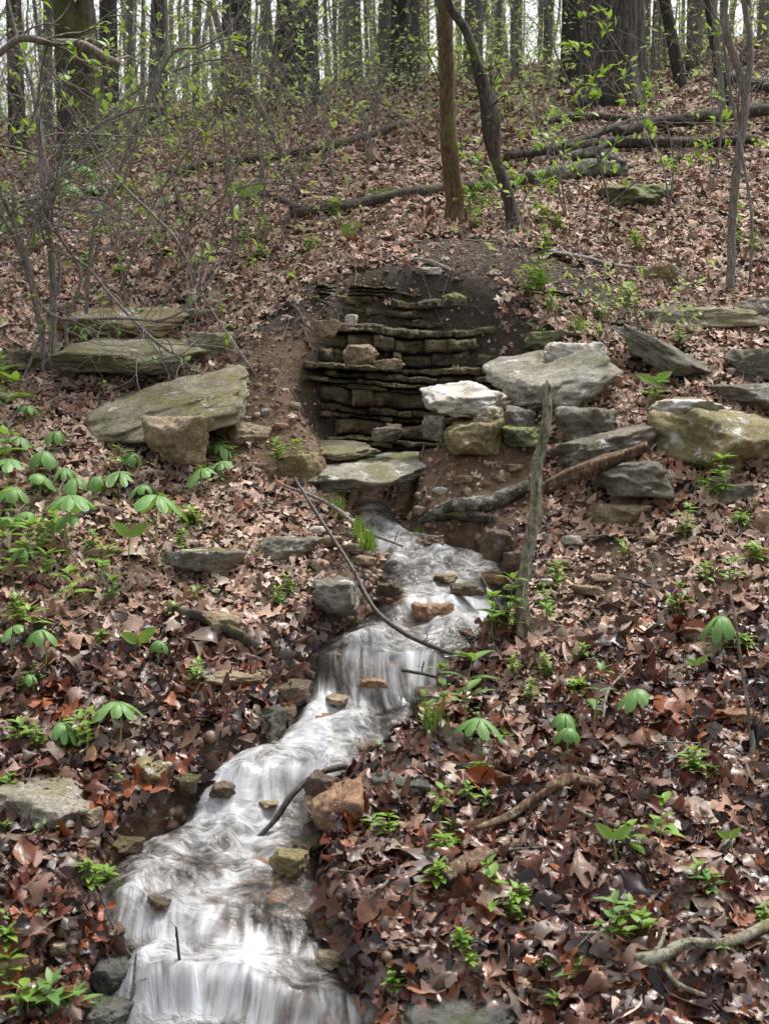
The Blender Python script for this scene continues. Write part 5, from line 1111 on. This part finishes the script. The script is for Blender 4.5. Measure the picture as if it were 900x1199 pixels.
for i in range(46):
    D = rs.uniform(13.5, 30); px = rs.uniform(-50, 950); pk = int(rs.integers(0, 5)); s_ = rs.uniform(.2, .5)
    dep = 'near' if D < 18 else ('mid distance' if D < 24 else 'distant'); th = 'spindly' if s_ < .35 else 'thin'
    for d, mx_, nm in sorted((abs(px - a), a, t) for a, t in marks):
        key = f'{th} {dep} pole sapling ' + ('close ' if d < 22 else '') + ('left' if px < mx_ else 'right') + f' of {nm}'
        if key not in _seen: break
    _seen.add(key)
    g = at(px, 110, D); g[2] = float(T(g[0], g[1])) - .1
    o = thing('pole_sapling', g, key, 'sapling', 'pole saplings at the edge of the wood', rz=rs.uniform(0, 6.28)); o.scale = (s_, s_, rs.uniform(.5, .8)); o.rotation_euler = (rs.normal(0, .05), rs.normal(0, .05), rs.uniform(0, 6))
    link('trunk', protos[pk][0], o); c_ = link('crown', protos[pk][1], o); link('leaves', protos[pk][2], c_)
# roots hanging from the lip of the hollow
for i, (a_, lab) in enumerate([([(330,352,6.95),(348,362,6.75),(356,378,6.65),(372,392,6.6)], 'thick brown root hanging from the left lip of the hollow'), ([(352,345,6.95),(372,350,6.8),(392,362,6.7),(398,380,6.62)], 'curved root over the upper left corner of the outcrop'),
        ([(560,318,7.0),(552,340,6.85),(560,362,6.75),(575,380,6.7)], 'thin dark root trailing down the right of the outcrop'), ([(470,300,7.1),(486,318,6.95),(505,322,6.9),(528,330,6.85)], 'bent root lying on the black soil above the outcrop'), ([(318,375,6.95),(332,385,6.8),(345,402,6.7)], 'short root poking from the dirt slope left of the outcrop')]):
    stick('root', lab, 'root', a_, [.009, .007, .003], 'log', wob=.05, k=8, twigs=4, tl=.12)
# far wood and undergrowth: uncountable
def far_wood():
    rs = np.random.default_rng(5); mb = MB()
    for i in range(170):
        D = rs.uniform(44, 95); x = rs.uniform(-.42, .42) * D; z0 = float(T(x, D)) - .3; H = rs.uniform(9, 16); l_ = rs.normal(0, .05)
        zq = np.linspace(0, H, 7); P = np.stack([x + l_ * zq + rs.normal(0, .1, 7), np.full(7, D), z0 + zq], -1); mb.tube(P, [rs.uniform(.05, .15), .03], 5, cap=False)
        for _ in range(5):
            j = rs.integers(1, 6); e = np.array([rs.choice([-1, 1]) * rs.uniform(.4, 1), rs.normal(0, .4), rs.uniform(.3, 1)]); q = np.stack([P[j] + e * t for t in np.linspace(0, rs.uniform(1, 3), 4)]); mb.tube(q, [.035, .012], 4, cap=False)
    tag(link('distant_woodland', mb.mesh('distant_woodland', B['far'])), 'mass of thin bare trunks of the far wood against the pale sky', 'woodland', kind='stuff')
far_wood()
def undergrowth():
    rs = np.random.default_rng(6); n = 42000; y = 10.5 + rs.random(n)**1.2 * 34; x = rs.uniform(-.34, .34, n) * y
    cl = fbm(x * .55, y * .4, 0, 3, 91); left = sstep(2.5, -1, x / y * 10); k_ = (cl > -.04 - .16 * left - .22 * sstep(12.5, 22, y)); x, y = x[k_], y[k_]; n = len(x)
    z = T(x, y) + rs.random(n)**1.5 * (.3 + .11 * y) * np.clip(.6 + cl[k_] * 2, .3, 1.4); s = rs.uniform(.012, .026, n) * (1 + y / 26)
    a = rs.uniform(0, 6.28, n); b_ = rs.normal(0, .6, (n, 3)); d = np.stack([np.cos(a), np.sin(a), b_[:, 0] * .6], -1); r = np.cross(d, np.array([0, 0, 1.]) + b_ * .5); r /= np.linalg.norm(r, axis=1, keepdims=True)
    c0 = np.stack([x, y, z], -1); V = np.stack([c0 - d * s[:, None], c0 - r * s[:, None] * .5, c0 + d * s[:, None], c0 + r * s[:, None] * .5], 1).reshape(-1, 3)
    f = np.arange(n * 4).reshape(n, 4)
    tag(link('undergrowth', mk_mesh('undergrowth', V, f, L['canopy'])), 'loose pale green undergrowth along the foot of the wood', 'undergrowth', kind='stuff')
    # wiry stems
    mb = MB()
    for i in range(900):
        D = 9.5 + rs.random() * 16; xx = rs.uniform(-.34, .34) * D
        if rs.random() > (.9 if xx < .3 else .45): continue
        z0 = float(T(xx, D)); H = rs.uniform(.4, 1.7); e = np.array([rs.normal(0, .35), rs.normal(0, .3), 1.])
        q = [np.array([xx, D, z0])]
        for _ in range(6): e = e + rs.normal(0, .2, 3); q.append(q[-1] + e / np.linalg.norm(e) * H / 6)
        mb.tube(q, [.005, .002], 3, cap=False)
        for _ in range(3):
            p = q[rs.integers(2, 6)]; e2 = rs.normal(0, 1, 3); e2[2] = abs(e2[2]); mb.tube([p, p + e2 * .12, p + e2 * .25 + rs.normal(0, .03, 3)], [.003, .0015], 3, cap=False)
    tag(link('undergrowth_stems', mb.mesh('undergrowth_stems', B['twig'])), 'wiry bare stems of the undergrowth on the upper slope', 'undergrowth', kind='stuff')
undergrowth()
def ground_cover():
    rs = np.random.default_rng(9); lb = LB()
    for i in range(2600):
        y = 3.1 + rs.random() * 8; x = rs.uniform(-.33, .33) * y
        c_ = float(fbm(np.array(x * 1.3), np.array(y * 1.3), 0, 3, 95)); lf = 1.0 if x < -.25 * 1 else .5
        if rs.random() > (.25 + c_ * 1.6) * lf or float(dirt(np.array(x), np.array(y))) > .5: continue
        if y < 6 and -.03 < max(float(wl(y)) - x, x - float(wr(y))) * -1: continue
        p = np.array([x, y, float(T(x, y)) + .02])
        for _ in range(int(rs.integers(2, 6))):
            a = rs.uniform(0, 6.28); h_ = rs.uniform(.01, .05); lb.leaf(p + [rs.normal(0, .012), rs.normal(0, .012), h_], [math.cos(a), math.sin(a), rs.uniform(.1, .8)], [0, 0, 1], rs.uniform(.012, .03), .011, .3, .2, 4)
    tag(link('ground_herbs', lb.mesh('ground_herbs', L['mid'])), 'tiny green herbs sprouting through the leaf litter', 'herbs', kind='stuff')
ground_cover()
_d = {k_: v for k_, v in LABELS.items() if len(v) > 1}
if _d: print('DUP', _d)
_b = [k_ for k_ in LABELS if not 4 <= len(k_.split()) <= 16]
if _b: print('LEN', _b)
